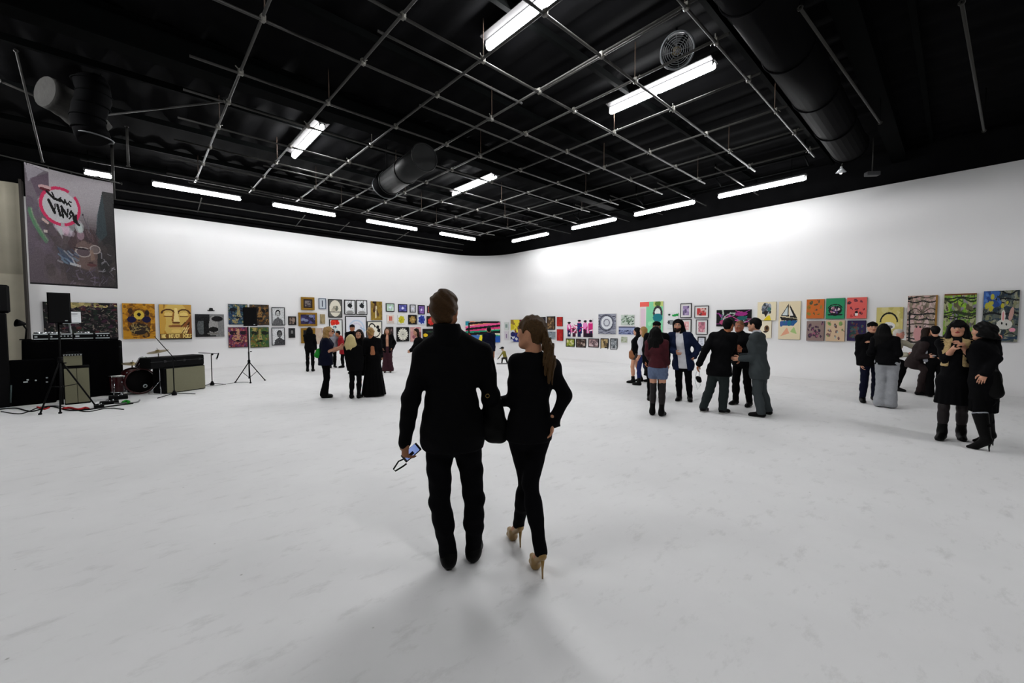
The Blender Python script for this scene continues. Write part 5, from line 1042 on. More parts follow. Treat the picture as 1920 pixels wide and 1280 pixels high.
def front_woman():
    p = Person('woman in black blazer and skinny trousers with long ponytail, hand on her hip', (1000, 1062), 592, face=352, hx=1003, vox=.0095, skin=(196, 140, 108), headturn=-60, hscale=.93, slim=.9,
               head=(995, 624), neck=(1001, 670), pel=(992, 803), sL=(971, 681), sR=(1034, 689), armR=((1060, 742, -.02), (1037, 789, -.06)), armL=((962, 750, .02), (931, 752, .1)),
               fL=(971, 1016), fR=(1012, 1072), fyL=-22, fyR=-14, kL=(987, 900, .08), kR=(994, 905, -.02), ah=.18, hdR=(-.12, .2, -1), hdL=(-1, .2, -.15), girth=.93)
    p.body(curl=(.35, .6), hvox=.005, headvox=.005, foot_r=.034, lips=(140, 56, 52))
    S = p.S; P = p.P
    ex = [Cone(P['wR'] + (P['wR'] - P['eR']) * -.06, P['wR'] + np.array([.012, 0, -.012]), .032 * S, .036 * S, None, 1, .02), Cone(P['wR'], p.J(1052, 800, -.06), .024 * S, .004, None, 1, .015)]
    p.top('blazer', CL['black'], hem=.865, ease=.012, wr=.003, cuff=.004, flare=.004, sl_ease=.006, extra=ex, label='fitted black blazer with loose cuffs')
    p.pants(CL['denim_black'], ease=.004, wr=.002, cut=.155, label='black skinny trousers')
    p.shoes(CL['nude'], 'platform', hgt=0, lift=.135, label='nude platform pump with thin heel')
    p.hair(HR['honey'], 'tail', vol=1.25, vox=.0052, label='honey brown hair pulled back')
    t0, t1, t2, t3 = p.hp(-.0, -.098, .012), p.J(1028, 650, -.06), p.J(1032, 682, -.1), p.J(1028, 716, -.11)
    pr = [Cone(t0, t1, .026, .032, None, 1, .02), Cone(t1, t2, .032, .034, None, 1, .02), Cone(t2, t3, .034, .010, None, 1, .02), Cone(t1 + [-.015, 0, 0], p.J(1022, 700, -.1), .02, .008, None, 1, .015), Cone(t2, p.J(1034, 722, -.1), .02, .006, None, 1, .015)]
    V, Q = sdf_mesh(pr, .0048, noise=lambda X, Y, Z: .0045 * np.sin(260 * X + 5 * np.sin(11 * Z)) + .003 * np.sin(190 * Y + 4 * np.sin(9 * Z))); p.add('ponytail', V, Q, HR['honey'], label='long honey brown ponytail')
    mb = MB().torus(tuple(p.hp(0, -.104, .008)), tuple(p.hf), .024, .007, 20, 6); mb.build('hair_tie', CL['white'], p.root)['label'] = 'pale hair tie'
    return p
FW = front_woman()

def phone():
    c = FM.to_world(FM.J(771, 848, .028)); e = empty('phone', tuple(c), FM.root.rotation_euler.z, 'phone with glowing screen and wrist strap in the man\'s left hand', 'phone')
    ay = nrm([.72, .25, .55]); n0 = nrm(np.array([-.35, -.8, .45])); n0 = nrm(n0 - ay * (n0 @ ay)); ax = np.cross(ay, n0)
    m = Matrix((tuple(ax), tuple(ay), tuple(n0))).transposed()
    MB().box((0, 0, 0), (.066, .128, .010), m, bev=.004).build('case', M('black_plastic', (10, 10, 11), rough=0.4), e)
    sc = MB().box(tuple(n0 * .0056), (.056, .100, .0008), m); sc.build('screen', M_emit('lit_phone_screen', (150, 175, 240), 0.5), e)
    mb = MB().box(tuple(n0 * .0062 - ay * .012 + ax * .012), (.022, .05, .0006), m); mb.build('screen_picture', M('dark_screen_picture', (20, 22, 40)), e)
    a = -ay * .064; pts = [tuple(a), tuple(a + [-.03, 0, -.012]), tuple(a + [-.062, -.01, -.06]), tuple(a + [-.05, -.01, -.072]), tuple(a + [-.0, 0, -.045]), tuple(a + [.02, 0, -.03])]
    MB().tube(pts, .0055, 6).build('strap', CL['leather'], e)
phone()
def bag():
    c = FM.J(926, 790, -.03); w = FM.to_world(c); e = empty('shoulder_bag', tuple(w), FM.root.rotation_euler.z, 'black leather shoulder bag hanging between the man and the woman', 'bag')
    J = lambda a, b, d=0: FM.J(a, b, d) - c
    V, Q = sdf_mesh([Cone(J(920, 745), J(925, 815), .03, .058, np.array([1., 0, 0]), 1.0, .03), Cone(J(915, 800), J(938, 806), .075, .075, np.array([0, 1., 0]), .62, .03), Cone(J(935, 752), J(940, 815), .028, .045, None, 1, .03)], .010, noise=wrinkle(.004))
    link_mesh('bag_body', np_mesh('bag_body', V, Q), CL['leather'], e, smooth=True)
    sp = [J(930, 745), J(929, 700, -.05), J(922, 665, -.02), J(915, 645, .02)]
    MB().tube([tuple(x) for x in sp], .009, 6).build('strap', CL['leather'], e)
    MB().torus(tuple(J(914, 742, -.06)), (0, 1, 0), .012, .0025, 16, 5).build('buckle', M('brass', (170, 140, 80), metal=.8, rough=.35), e)
bag()
# ================================================================== BAND GEAR AND DJ TABLE ON THE LEFT
class Spot:
    """a place on the floor seen at pixel g; J gives points in its own upright frame (x right, y away, z up)"""
    def __init__(s, gx, gy): s.B = at_z(gx, gy, 0.0); s.n = nrm([s.B[0], s.B[1], 0]); s.r = np.array([s.n[1], -s.n[0], 0]); s.rz = math.atan2(s.r[1], s.r[0])
    def J(s, px, py, dy=0.0):
        d = ray(px, py); t = ((s.B - _C) @ s.n + dy) / (d @ s.n); p = _C + d * t - s.B; return np.array([p @ s.r, p @ s.n, p[2]])
    def root(s, name, label, cat, group=None, at=(0, 0, 0)):
        w = s.B + s.r * at[0] + s.n * at[1] + _Z * at[2]; return empty(name, tuple(w), s.rz, label, cat, group)
BP = M('black_textured_plastic', (7, 7, 8), rough=.6, spec=.1, var=.3, scale=50); BCLOTH = M('black_table_cloth', (5, 5, 6), rough=.9, spec=.03, var=.3, scale=20)
GRILLE = M('beige_grille_cloth', (122, 120, 98), rough=.9, var=.14, scale=90); TOLEX = M('black_tolex', (10, 10, 11), rough=.7, spec=.1); CHROME = M('chrome', (190, 192, 196), rough=.2, metal=.9); SILVER = M('silver_panel', (190, 196, 198), rough=.4, metal=.2)
REDSH = M('dark_red_drum_shell', (58, 10, 14), rough=.3, spec=.5); DHEAD = M('drum_head', (206, 204, 198), rough=.6); BRASS = M('cymbal_bronze', (120, 104, 62), rough=.35, metal=.8)
def tripod(e, top, feet, r=.016, hub=.75, spread=.25):
    """pole with a sliding collar and three braced legs"""
    z1 = top; MB().tube([(0, 0, .12), (0, 0, z1 * .55)], r * 1.15, 10).build('lower_pole', BP, e); MB().tube([(0, 0, z1 * .5), (0, 0, z1)], r * .85, 10).build('upper_pole', BP, e)
    MB().lathe((0, 0, hub), (0, 0, 1), [(.001, -.05), (.034, -.05), (.034, .04), (.02, .06), (.001, .06)], 14).build('collar', BP, e); MB().lathe((0, 0, spread), (0, 0, 1), [(.001, -.02), (.028, -.02), (.028, .02), (.001, .02)], 12).build('brace_hub', BP, e)
    MB().tube([(.03, 0, z1 * .55), (.075, 0, z1 * .55)], .012, 8).build('clamp_knob', BP, e)
    for f in feet:
        a = Vector((f[0], f[1], .015)); h = Vector((0, 0, hub)); l = MB().tube([tuple(h + (a - h) * .03), tuple(a)], .013, 8).build('leg', BP, e); MB().tube([tuple(h + (a - h) * .5), (0, 0, spread)], .008, 6).build('brace', BP, l)
        MB().box(tuple(a), (.05, .05, .03), bev=.008).build('rubber_foot', BP, l)
def speaker_box(e, w, d, h, zc, logo=True):
    V = [(-w / 2, -d / 2), (w / 2, -d / 2), (w / 2 * .72, d / 2), (-w / 2 * .72, d / 2)]; z0, z1 = zc - h / 2, zc + h / 2
    MB().add([(x, y, z0) for x, y in V] + [(x, y, z1) for x, y in V], [(3, 2, 1, 0), (4, 5, 6, 7), (0, 1, 5, 4), (1, 2, 6, 5), (2, 3, 7, 6), (3, 0, 4, 7)]).build('cabinet', BP, e)
    MB().box((0, -d / 2 - .008, zc), (w * .92, .014, h * .94), bev=.006).build('grille', M('black_metal_grille', (9, 9, 10), rough=.5, spec=.15), e)
    if logo: MB().box((w * .28, -d / 2 - .017, z0 + h * .08), (.035, .004, .016)).build('badge', SILVER, e)
# loudspeaker on tripod by the DJ table
s = Spot(118, 770); e = s.root('tripod_stand', 'black tripod stand in front of the guitar amplifier', 'stand')
f = [s.J(76, 777, 0)[:2], s.J(113, 772, -.0)[:2], s.J(180, 765, .0)[:2]]; f = [(x[0], y) for x, y in zip(f, (-.18, -.30, .12))]
tripod(e, 1.62, f, hub=.95, spread=.45)
e = s.root('loudspeaker', 'black loudspeaker on the tripod in front of the dark crowded canvas', 'loudspeaker', at=(0, 0, 1.62)); a, b = s.J(86, 545), s.J(135, 604)
w_ = b[0] - a[0]; c_ = (a[0] + b[0]) / 2; e.location = tuple(s.B + s.r * c_ + _Z * 1.625); speaker_box(e, w_ * .95, .36, (a[2] - b[2]) - .02, (a[2] - b[2]) / 2)
MB().lathe((0, 0, -.02), (0, 0, 1), [(.001, 0), (.035, 0), (.035, .03), (.001, .03)], 12).build('pole_socket', BP, e)
# loudspeaker on tripod in the middle of the left wall
s = Spot(468, 716); e = s.root('tripod_stand', 'black tripod stand with spread legs in front of the four mosaic faces', 'stand')
f = [(s.J(441, 716)[0], .05), (s.J(497, 714)[0], .1), (.02, -.28)]
tripod(e, s.J(468, 612)[2], f, hub=s.J(468, 678)[2], spread=s.J(468, 708)[2])
a, b = s.J(455.5, 576), s.J(482.5, 611); e = s.root('loudspeaker', 'black loudspeaker on the tripod in front of the four mosaic faces', 'loudspeaker', at=((a[0] + b[0]) / 2, 0, b[2])); speaker_box(e, b[0] - a[0], .34, a[2] - b[2], (a[2] - b[2]) / 2)
# tall PA stack cut by the left edge
s = Spot(4, 764); e = s.root('speaker_stack', 'tall black speaker stack cut off at the left edge', 'loudspeaker')
a, b = s.J(-42, 586), s.J(22, 764); MB().box(((a[0] + b[0]) / 2, .2, a[2] / 2), (b[0] - a[0], .5, a[2]), bev=.02).build('lower_cabinet', BP, e); c = s.J(17, 534); MB().box(((a[0] + c[0]) / 2, .2, (a[2] + c[2]) / 2), (c[0] - a[0], .45, c[2] - a[2]), bev=.03).build('upper_cabinet', BP, e)
MB().box(((a[0] + c[0]) / 2, -.04, (a[2] + c[2]) / 2), (c[0] - a[0] - .06, .02, c[2] - a[2] - .08), bev=.006).build('grille', M('black_metal_grille'), e)
MB().tube([tuple(s.J(21, 722, -.06)), tuple(s.J(20, 755, -.06))], .012, 6).build('rack_rail', M('teal_grey_metal', (70, 84, 84), rough=.5), e)
# DJ table under a black cloth
s = Spot(112, 752)
e = s.root('dj_table', 'table draped in black cloth carrying the DJ players', 'table'); a, b = s.J(40, 638, .15), s.J(222, 638, .15); TZ = a[2]; cx, tw = (a[0] + b[0]) / 2, b[0] - a[0]
MB().box((cx, .45, TZ - .015), (tw, .62, .03), bev=.006).build('table_top', BCLOTH, e)
def drape():
    V = []; Q = []; n = 90; P = []
    per = [(cx - tw / 2, .76), (cx - tw / 2, .14), (cx + tw / 2, .14), (cx + tw / 2, .76)]
    for i in range(n + 1):
        t = i / n * 3; k = min(2, int(t)); u = t - k; x = per[k][0] + (per[k + 1][0] - per[k][0]) * u; y = per[k][1] + (per[k + 1][1] - per[k][1]) * u; P.append((x, y))
    for j in range(9):
        v = j / 8
        for i, (x, y) in enumerate(P): o = .022 * v * math.sin(i * 1.15) + .01 * v; V.append((x + (o if i > 2 * n / 3 else (-o if i < n / 3 else 0)), y - (o + .02 * v if n / 3 <= i <= 2 * n / 3 else 0), (TZ - .03) * (1 - v) + .012 * v))
    for j in range(8):
        for i in range(n): Q.append((j * (n + 1) + i, (j + 1) * (n + 1) + i, (j + 1) * (n + 1) + i + 1, j * (n + 1) + i + 1))
    link_mesh('cloth_skirt', np_mesh('cloth_skirt', V, Q), BCLOTH, e, smooth=True)
drape()
def deck(x0, x1, label, kind):
    a, b = s.J(x0, 637, .35), s.J(x1, 637, .35); w = b[0] - a[0]; o = s.root('media_player' if kind else 'dj_mixer', label, 'player' if kind else 'mixer', at=((a[0] + b[0]) / 2, .35, TZ)); h = .13
    MB().box((0, 0, h / 2), (w * .98, .34, h), bev=.01).build('case', BP, o); MB().box((0, -.172, h * .9), (w * .9, .006, .022)).build('upper_strip', SILVER, o); MB().box((0, -.172, h * .14), (w * .9, .006, .02)).build('lower_strip', SILVER, o)
    if kind: MB().lathe((0, .0, h), (0, 0, 1), [(.001, .03), (.1, .03), (.105, .0)], 20).build('jog_wheel', CHROME, o); MB().box((-w * .3, -.172, h * .5), (w * .18, .006, .03)).build('display', SILVER, o)
    else:
        for k in range(4): MB().lathe(((k - 1.5) * .05, -.172, h * .55), (0, -1, 0), [(.014, 0), (.012, .02), (.001, .02)], 10).build('knob', SILVER, o)
deck(62, 92, 'first media player at the left end of the DJ table', 1); deck(93, 112, 'second media player on the DJ table, left of the laptop stand', 1); deck(113, 136, 'black DJ mixer with silver edges beside the laptop stand', 0); deck(137, 176, 'silver striped media player right of the laptop stand', 1); deck(177, 206, 'silver framed effects box at the right end of the DJ table', 0)
o = s.root('laptop_stand', 'thin pale laptop stand on the DJ table', 'stand', at=(float(s.J(135, 632, .3)[0]), .30, TZ))
lz = s.J(135, 606, .3)[2] - TZ; MB().tube([(0, .02, .01), (-.03, 0, lz)], .016, 8).build('upright', SILVER, o); MB().box((0, 0, .006), (.2, .2, .012), bev=.004).build('foot', SILVER, o); MB().box((-.03, -.02, lz), (.28, .2, .012), bev=.004).build('tray', SILVER, o)
o = s.root('laptop', 'open pale laptop on the thin stand by the loudspeaker', 'laptop', at=(float(s.J(135, 606, .28)[0]) - .02, .28, TZ + lz + .007))
MB().box((0, 0, .01), (.30, .21, .018), bev=.005).build('base', SILVER, o); m = Matrix.Rotation(math.radians(-12), 3, 'X'); MB().box((.05, .12, .13), (.22, .012, .24), m, bev=.004).build('lid', M('white_laptop_lid', (226, 228, 230), rough=.35), o); MB().box((.06, .10, .2), (.1, .004, .012), m).build('sticker', BP, o)
# keyboard case standing right of the table
s2 = Spot(224, 742); e = s2.root('road_case', 'black upright road case at the right end of the DJ table', 'case'); a, b = s2.J(213, 638, .35), s2.J(233, 742, .35); MB().box(((a[0] + b[0]) / 2, .55, a[2] / 2), (b[0] - a[0], .4, a[2]), bev=.03).build('case_body', TOLEX, e)
for z in (.15, a[2] - .15): MB().box(((a[0] + b[0]) / 2, .345, z), (b[0] - a[0] - .02, .012, .03)).build('edge_rail', M('dull_metal_rail', (34, 34, 36), rough=.4), e)
# monitor wedge on the left of the table
s3 = Spot(70, 760); e = s3.root('desk_fan', 'small dark desk lamp on the left end of the DJ table', 'lamp', at=(float(s3.J(35, 640, .3)[0]), .25, TZ - .25)); MB().lathe((0, 0, .0), (0, 0, 1), [(.001, 0), (.09, 0), (.08, .02), (.001, .02)], 16).build('base', BP, e); MB().tube([(0, 0, .01), (.02, 0, .22), (-.03, 0, .33)], .014, 8).build('arm', BP, e); MB().lathe((-.04, -.02, .34), (-1, -.4, .2), [(.02, -.06), (.05, 0), (.08, .08), (.07, .08), (.03, -.02)], 18).build('shade', BP, e)
e.location.z = TZ; e.location = tuple(s.B + s.r * float(s.J(48, 638, .4)[0]) + s.n * .4 + _Z * TZ); e.name = 'desk_lamp'
# guitar amplifiers
def amp(sp, box, name, label, knobs=True, dy=0.0, z0=0.0, depth=.28, split=False, at_y_=0.0):
    x0, y0, x1, y1 = box; a, b = sp.J(x0, y0, dy), sp.J(x1, y1, dy); w, h = b[0] - a[0], a[2] - b[2]; o = sp.root(name, label, 'amplifier', at=((a[0] + b[0]) / 2, dy, z0))
    MB().box((0, depth / 2, h / 2), (w, depth, h), bev=.012).build('cabinet', TOLEX, o)
    if split: 
        for q in (-1, 1): MB().box((q * w * .24, -.006, h * .49), (w * .46, .014, h * .9), bev=.004).build('grille_cloth', GRILLE, o)
    else: MB().box((0, -.006, h * .45), (w * .92, .014, h * .8), bev=.004).build('grille_cloth', GRILLE, o)
    if knobs:
        MB().box((0, -.004, h * .93), (w * .9, .012, h * .1)).build('control_panel', SILVER, o)
        for k in range(6): MB().lathe((-w * .36 + k * w * .14, -.012, h * .93), (0, -1, 0), [(.013, 0), (.012, .02), (.001, .02)], 8).build('knob', TOLEX, o)
    MB().tube([(-.09, depth / 2, h), (-.08, depth / 2, h + .03), (.08, depth / 2, h + .03), (.09, depth / 2, h)], .01, 6).build('handle', TOLEX, o); return o, h
s4 = Spot(146, 757); o, h = amp(s4, (118, 690, 171, 757), 'guitar_cabinet', 'beige fronted guitar speaker cabinet in front of the DJ table', False, split=True)
amp(s4, (117, 669, 156, 690), 'amplifier_head', 'small beige amplifier head on top of the guitar cabinet', True, 0.0, h, .24)
s5 = Spot(348, 731)
def long_amp():
    p0, p1 = at_z(309, 739, 0), at_z(386, 728, 0); d = p1 - p0; L = np.linalg.norm(d); o = empty('bass_cabinet', tuple(p0), math.atan2(d[1], d[0]), 'long beige fronted bass cabinet at the right end of the band gear', 'amplifier'); t = at_z(309, 739, 0); sp = Spot(309, 739); h = sp.J(309, 690)[2]
    MB().box((L / 2, .22, h / 2), (L, .42, h), bev=.015).build('cabinet', TOLEX, o); MB().box((L * .60, -.008, h * .5), (L * .76, .014, h * .93), bev=.004).build('grille_cloth', GRILLE, o); MB().box((L * .13, -.008, h * .5), (L * .16, .014, h * .93), bev=.004).build('grille_cloth', GRILLE, o)
    q = empty('flight_case', tuple(np.array(p0) + _Z * (h + .001)), math.atan2(d[1], d[0]), 'long black flight case lying on the bass cabinet', 'case'); hh = .25; L2 = L * 1.28
    MB().box((L - L2 / 2, .22, hh / 2), (L2, .40, hh), bev=.02).build('case_body', TOLEX, q); MB().box((L - L2 / 2, .018, hh * .6), (L2 * .98, .006, .014)).build('lid_seam', M('dull_metal_rail'), q)
    for k in (.25, .6, .9): MB().box((L - L2 * (1 - k), .012, hh * .6), (.05, .014, .05), bev=.004).build('latch', M('dull_metal_rail'), q)
long_amp()
# drum kit
def drum_kit():
    s = Spot(252, 741)
    bd = s.J(264, 714, .12); r = .27
    o = s.root('bass_drum', 'dark red bass drum lying on its side with chrome lugs', 'drum', at=(bd[0], .12, 0)); ax = Vector((.35, -1, 0)).normalized(); c = Vector((0, 0, r + .03))
    MB().lathe(tuple(c), ax, [(r, -.4), (r, .0)], 36).build('shell', REDSH, o); MB().lathe(tuple(c), ax, [(.001, .004), (r * .96, .004), (r * .97, -.01)], 36).build('drum_head', M('black_drum_head', (9, 7, 8), rough=.75, spec=.1), o)
    for t in (-.4, 0): MB().torus(tuple(c + ax * t), ax, r + .012, .018, 36, 6).build('hoop', REDSH, o)
    u = ax.orthogonal().normalized(); w = ax.cross(u)
    for k in range(8):
        v = u * math.cos(k * .785) + w * math.sin(k * .785); MB().box(tuple(c + v * (r + .02) - ax * .12), (.03, .05, .03), bev=.006).build('lug', CHROME, o)
    MB().torus(tuple(c + ax * .008 + Vector((.07, 0, -.12))), ax, .032, .011, 20, 6).build('port_ring', SILVER, o)
    for q in (-1, 1): MB().tube([tuple(c + Vector((q * r * .8, .05, -r * .5))), (q * (r + .12), -.15, .01)], .009, 6).build('spur', CHROME, o)
    def drum(cx, cy, cz, rr, h, tilt, label, shell=REDSH, legs=False):
        p = s.J(cx, cy, cz); q = s.root('tom_drum', label, 'drum', at=(p[0], cz, 0)); ax = Vector(tilt).normalized(); c = Vector((0, 0, p[2]))
        MB().lathe(tuple(c), ax, [(rr, -h), (rr, 0)], 28).build('shell', shell, q); MB().lathe(tuple(c), ax, [(.001, .003), (rr * .97, .003), (rr, -.01)], 28).build('drum_head', DHEAD, q)
        for t in (0, -h): MB().torus(tuple(c + ax * t), ax, rr + .006, .01, 28, 6).build('hoop', CHROME, q)
        u = ax.orthogonal().normalized(); w = ax.cross(u)
        for k in range(6): v = u * math.cos(k * 1.047) + w * math.sin(k * 1.047); MB().tube([tuple(c + v * (rr + .012)), tuple(c + v * (rr + .012) - ax * h)], .006, 6).build('tension_rod', CHROME, q)
        if legs:
            for k in range(3): v = Vector((math.cos(k * 2.1), math.sin(k * 2.1), 0)); MB().tube([tuple(c + v * (rr + .015) - ax * h * .4), tuple(Vector((0, 0, 0)) + v * (rr + .05) + Vector((0, 0, .008)))], .009, 6).build('leg', CHROME, q)
        else: MB().tube([tuple(c - ax * h), (0, .0, .01)], .014, 8).build('stand_post', CHROME, q); MB().tube([(-.2, -.1, .01), (0, 0, .1), (.2, -.1, .01)], .009, 6).build('stand_legs', CHROME, q)
    drum(276, 675, .22, .14, .2, (.45, -.45, 1), 'tilted tom drum above the bass drum', M('black_red_shell', (24, 8, 12), rough=.3, spec=.4))
    drum(226, 703, .35, .19, .36, (0, -.08, 1), 'floor tom drum left of the bass drum', REDSH, True)
    drum(304, 708, .5, .17, .34, (0, -.05, 1), 'pale drum between the bass drum and the bass cabinet', M('pale_drum_shell', (176, 196, 190), rough=.4), True)
    def cym(px, py, dy, rr, tilt, label, gx):
        p = s.J(px, py, dy); q = s.root('cymbal_stand', label, 'cymbal', at=(p[0], dy, 0)); ax = Vector(tilt).normalized(); c = Vector((0, 0, p[2]))
        MB().lathe(tuple(c), ax, [(rr, 0), (rr * .3, .018), (.045, .024), (.03, .045), (.001, .05), (.03, .04), (.045, .019), (rr, -.003)], 32).build('cymbal', BRASS, q); MB().tube([tuple(c - ax * .04), (gx, 0, p[2] * .55), (gx, 0, .12)], .011, 8).build('post', CHROME, q); MB().tube([tuple(c), tuple(c + ax * .09)], .006, 6).build('wing_post', CHROME, q)
        for k in range(3): v = Vector((math.cos(k * 2.1 + .5), math.sin(k * 2.1 + .5), 0)); MB().tube([(gx, 0, .3), tuple(Vector((gx, 0, .012)) + v * .24)], .009, 6).build('leg', CHROME, q)
    cym(296, 659, -.15, .2, (-.18, -.1, 1), 'thin cymbal tilted on a tall stand in front of the flight case', .02); cym(248, 682, .5, .19, (.1, -.12, 1), 'low cymbal behind the bass drum', 0)
drum_kit()
# microphone stands
def mic_stand(g, top, boom_a, boom_b, label, mic=True, feet=.2):
    s = Spot(*g); t = s.J(g[0], top); o = s.root('microphone_stand', label, 'stand'); a, b = s.J(*boom_a), s.J(*boom_b)
    MB().tube([(0, 0, .03), (0, 0, t[2])], .011, 8).build('pole', BP, o); MB().lathe((0, 0, .02), (0, 0, 1), [(.001, -.01), (.05, -.01), (.045, .03), (.02, .09), (.001, .09)], 14).build('base_hub', BP, o); bm = MB().tube([tuple(a), tuple(b)], .008, 8).build('boom', BP, o); MB().lathe(tuple(t), (0, -1, 0), [(.001, -.03), (.026, -.03), (.026, .03), (.001, .03)], 12).build('clutch', BP, o)
    for k in range(3): v = (math.cos(k * 2.1 - .3) * feet * 1.5, math.sin(k * 2.1 - .3) * feet * 1.5); MB().tube([(0, 0, .05), (v[0], v[1], .01)], .009, 6).build('leg', BP, o)
    if mic:
        m = empty('microphone', tuple(s.B + s.r * b[0] + s.n * b[1] + _Z * b[2]), s.rz, 'small microphone clipped to the ' + ('short straight' if feet < .21 else 'long slanting') + ' boom', 'microphone'); MB().tube([(.0, 0, .02), (-.02, 0, -.05), (-.035, 0, -.11)], [.014, .017, .02], 10).build('handle', BP, m); MB().lathe((-.04, 0, -.12), (-.3, 0, -1), [(.001, -.03), (.022, -.015), (.024, .01), (.014, .03), (.001, .034)], 14).build('head_grille', CHROME, m)
mic_stand((398, 722), 664, (372, 661), (410, 663), 'microphone stand with level boom right of the bass cabinet')
mic_stand((327, 741), 671, (291, 632), (331, 676), 'microphone stand with long slanting boom in front of the bass cabinet', False, .26)
# cables and small bits on the floor
def cable(pts, r, mat, label, name='cable'):
    P = [Vector(at_z(x, y, 0.0)) + Vector((0, 0, r)) for x, y in pts]; Q = []
    for i in range(len(P) - 1):
        p0, p1, p2, p3 = P[max(i - 1, 0)], P[i], P[i + 1], P[min(i + 2, len(P) - 1)]
        for k in range(6): t = k / 6; Q.append(.5 * ((2 * p1) + (-p0 + p2) * t + (2 * p0 - 5 * p1 + 4 * p2 - p3) * t * t + (-p0 + 3 * p1 - 3 * p2 + p3) * t ** 3))
    Q.append(P[-1]); c = Q[0]; mb = MB().tube([tuple(q - c) for q in Q], r, 6); o = mb.build(name, mat); o.location = c; tag(o, label, 'cable')
RUB = M('black_rubber_cable', (9, 9, 10), rough=.6, spec=.1); REDC = M('red_cable', (176, 20, 24), rough=.5); GRNC = M('green_cable', (30, 150, 40), rough=.5); GREYC = M('grey_cable', (120, 120, 120), rough=.6)
cable([(0, 768), (30, 766), (60, 772), (95, 763), (130, 770), (170, 768), (210, 762), (250, 757)], .012, RUB, 'black cable running along the front of the band gear')
cable([(2, 772), (40, 776), (75, 764), (110, 762), (160, 772), (200, 766), (232, 768)], .009, RUB, 'second thin black cable curling on the floor by the tripod')
cable([(118, 768), (130, 766), (146, 769), (160, 766), (166, 768)], .02, REDC, 'bright red cable coil on the floor before the guitar cabinet'); cable([(70, 764), (82, 768), (92, 765)], .014, REDC, 'short red cable end near the left tripod leg'); cable([(230, 756), (236, 753), (242, 755), (240, 757)], .022, GRNC, 'short bright green cable before the drums')
cable([(176, 760), (200, 757), (228, 757), (256, 755), (262, 751)], .014, GREYC, 'grey cable on the floor before the drums'); cable([(385, 724), (405, 723), (430, 719), (452, 717), (466, 717)], .006, GREYC, 'thin grey cable running to the middle tripod stand')
def floor_box(px, py, w, d, h, label, mat=BP, name='effect_pedal'):
    s = Spot(px, py); o = s.root(name, label, 'pedal'); MB().box((0, 0, h / 2), (w, d, h), bev=.01).build('body', mat, o); MB().lathe((0, -d * .2, h), (0, 0, 1), [(.016, 0), (.014, .018), (.001, .018)], 10).build('switch', CHROME, o); MB().lathe((w * .2, d * .25, h), (0, 0, 1), [(.012, 0), (.01, .02), (.001, .02)], 10).build('knob', SILVER, o)
floor_box(205, 757, .28, .16, .06, 'black effect pedal on the floor left of the green cable'); floor_box(186, 763, .14, .2, .05, 'small black effect pedal by the tripod leg'); floor_box(222, 748, .3, .2, .08, 'low black pedal board under the floor tom')
# keyboard stand with guitars? small control lights: mixer on a low black rack below the table
s6 = Spot(65, 757); o = s6.root('equipment_rack', 'low black equipment rack with small white lamps at the left', 'rack'); MB().box((-.05, .02, .45), (.7, .22, .9), bev=.02).build('rack_body', BCLOTH, o)
for (x, y, w) in ((48, 716, .06), (52, 712, .03), (67, 713, .025), (88, 708, .03), (88, 716, .03)): p = s6.J(x, y, -.11); MB().box((p[0], -.11, p[2]), (w, .02, .025), bev=.004).build('panel_plate', SILVER, o)
# ================================================================== THE OTHER VISITORS
GA, GB, GCC = 'visitors by the left wall', 'visitors in the middle right', 'visitors at the far right'
p = Person('woman in black at the left, back to us, before the gilt frames', (582, 696), 613, face=5, vox=.02, group=GA, armL=((575, 650), (577, 664)), slim=.9, sw=.155)
p.body(hvox=.009).top('jacket', CL['black'], hem=.84, ease=.016).pants(CL['black2'], ease=.006).shoes(CL['leather']).hair(HR['dark'], 'long', .12)
p = Person('woman with long golden hair in profile, navy top and flared black trousers', (612, 745), 610, face=92, vox=.015, group=GA, hx=615, head=(616, 622), neck=(611, 634), girth=1.12, armR=((609, 661, -.12), (637, 651, -.18)), armL=((618, 660, .1), (640, 653, .05)), st=.05, slim=.9, sw=.155)
p.body().top('blouse', CL['navy'], hem=.80, ease=.022, sleeve=.08, flare=.03).pants(CL['black2'], ease=.012, flare=.035).shoes(CL['leather']).hair(HR['gold'], 'long', .30, vol=1.25, curl=.3)
MB().box(tuple(p.hp(0, .098, .012)), (.03, .12, .035), bev=.01).build('sunglasses', CL['leather'], p.root)
P2 = p
p = Person('man in a bright red shirt bending forward, facing left', (641, 689), 619, face=270, vox=.019, group=GA, hx=634, head=(633, 625), neck=(639, 632), pel=(643, 660), armR=((636, 650, .1), (632, 653, .1)), armL=((636, 650, -.1), (630, 652, -.12)), skin='tan', fix=1)
p.body(hvox=.009).top('shirt', CL['red'], hem=.86, ease=.02, sleeve=.1).pants(CL['black2']).shoes(CL['leather']).hair(HR['dark'], 'short')
p = Person('person in a light grey tee half hidden behind the golden haired woman', (624, 689), 616, face=170, vox=.02, group=GA, skin='tan')
p.body(hvox=.009).top('tee', CL['greyt'], hem=.84, ease=.02, sleeve=.1).pants(CL['black2']).shoes(CL['leather']).hair(HR['dark'], 'short')
p = Person('woman with long pale blonde hair, back to us, in black', (667, 746), 624, face=15, vox=.015, group=GA, hx=658, head=(658, 636), neck=(661, 648), armL=((652, 672), (656, 690, .1)), armR=((677, 672), (676, 690, .1)), slim=.9, sw=.155)
p.body().top('coat', CL['black2'], hem=.74, ease=.03, flare=.02).pants(CL['black'], ease=.006).shoes(CL['leather']).hair(HR['blonde'], 'long', .30, vol=1.3)
p = Person('dark haired woman in a black dress facing us among the blonde women', (681, 737), 616, face=190, vox=.017, group=GA, hx=673, head=(673, 626), neck=(676, 638), headtilt=(0, .1), armR='front', armL='front', slim=.9, sw=.155)
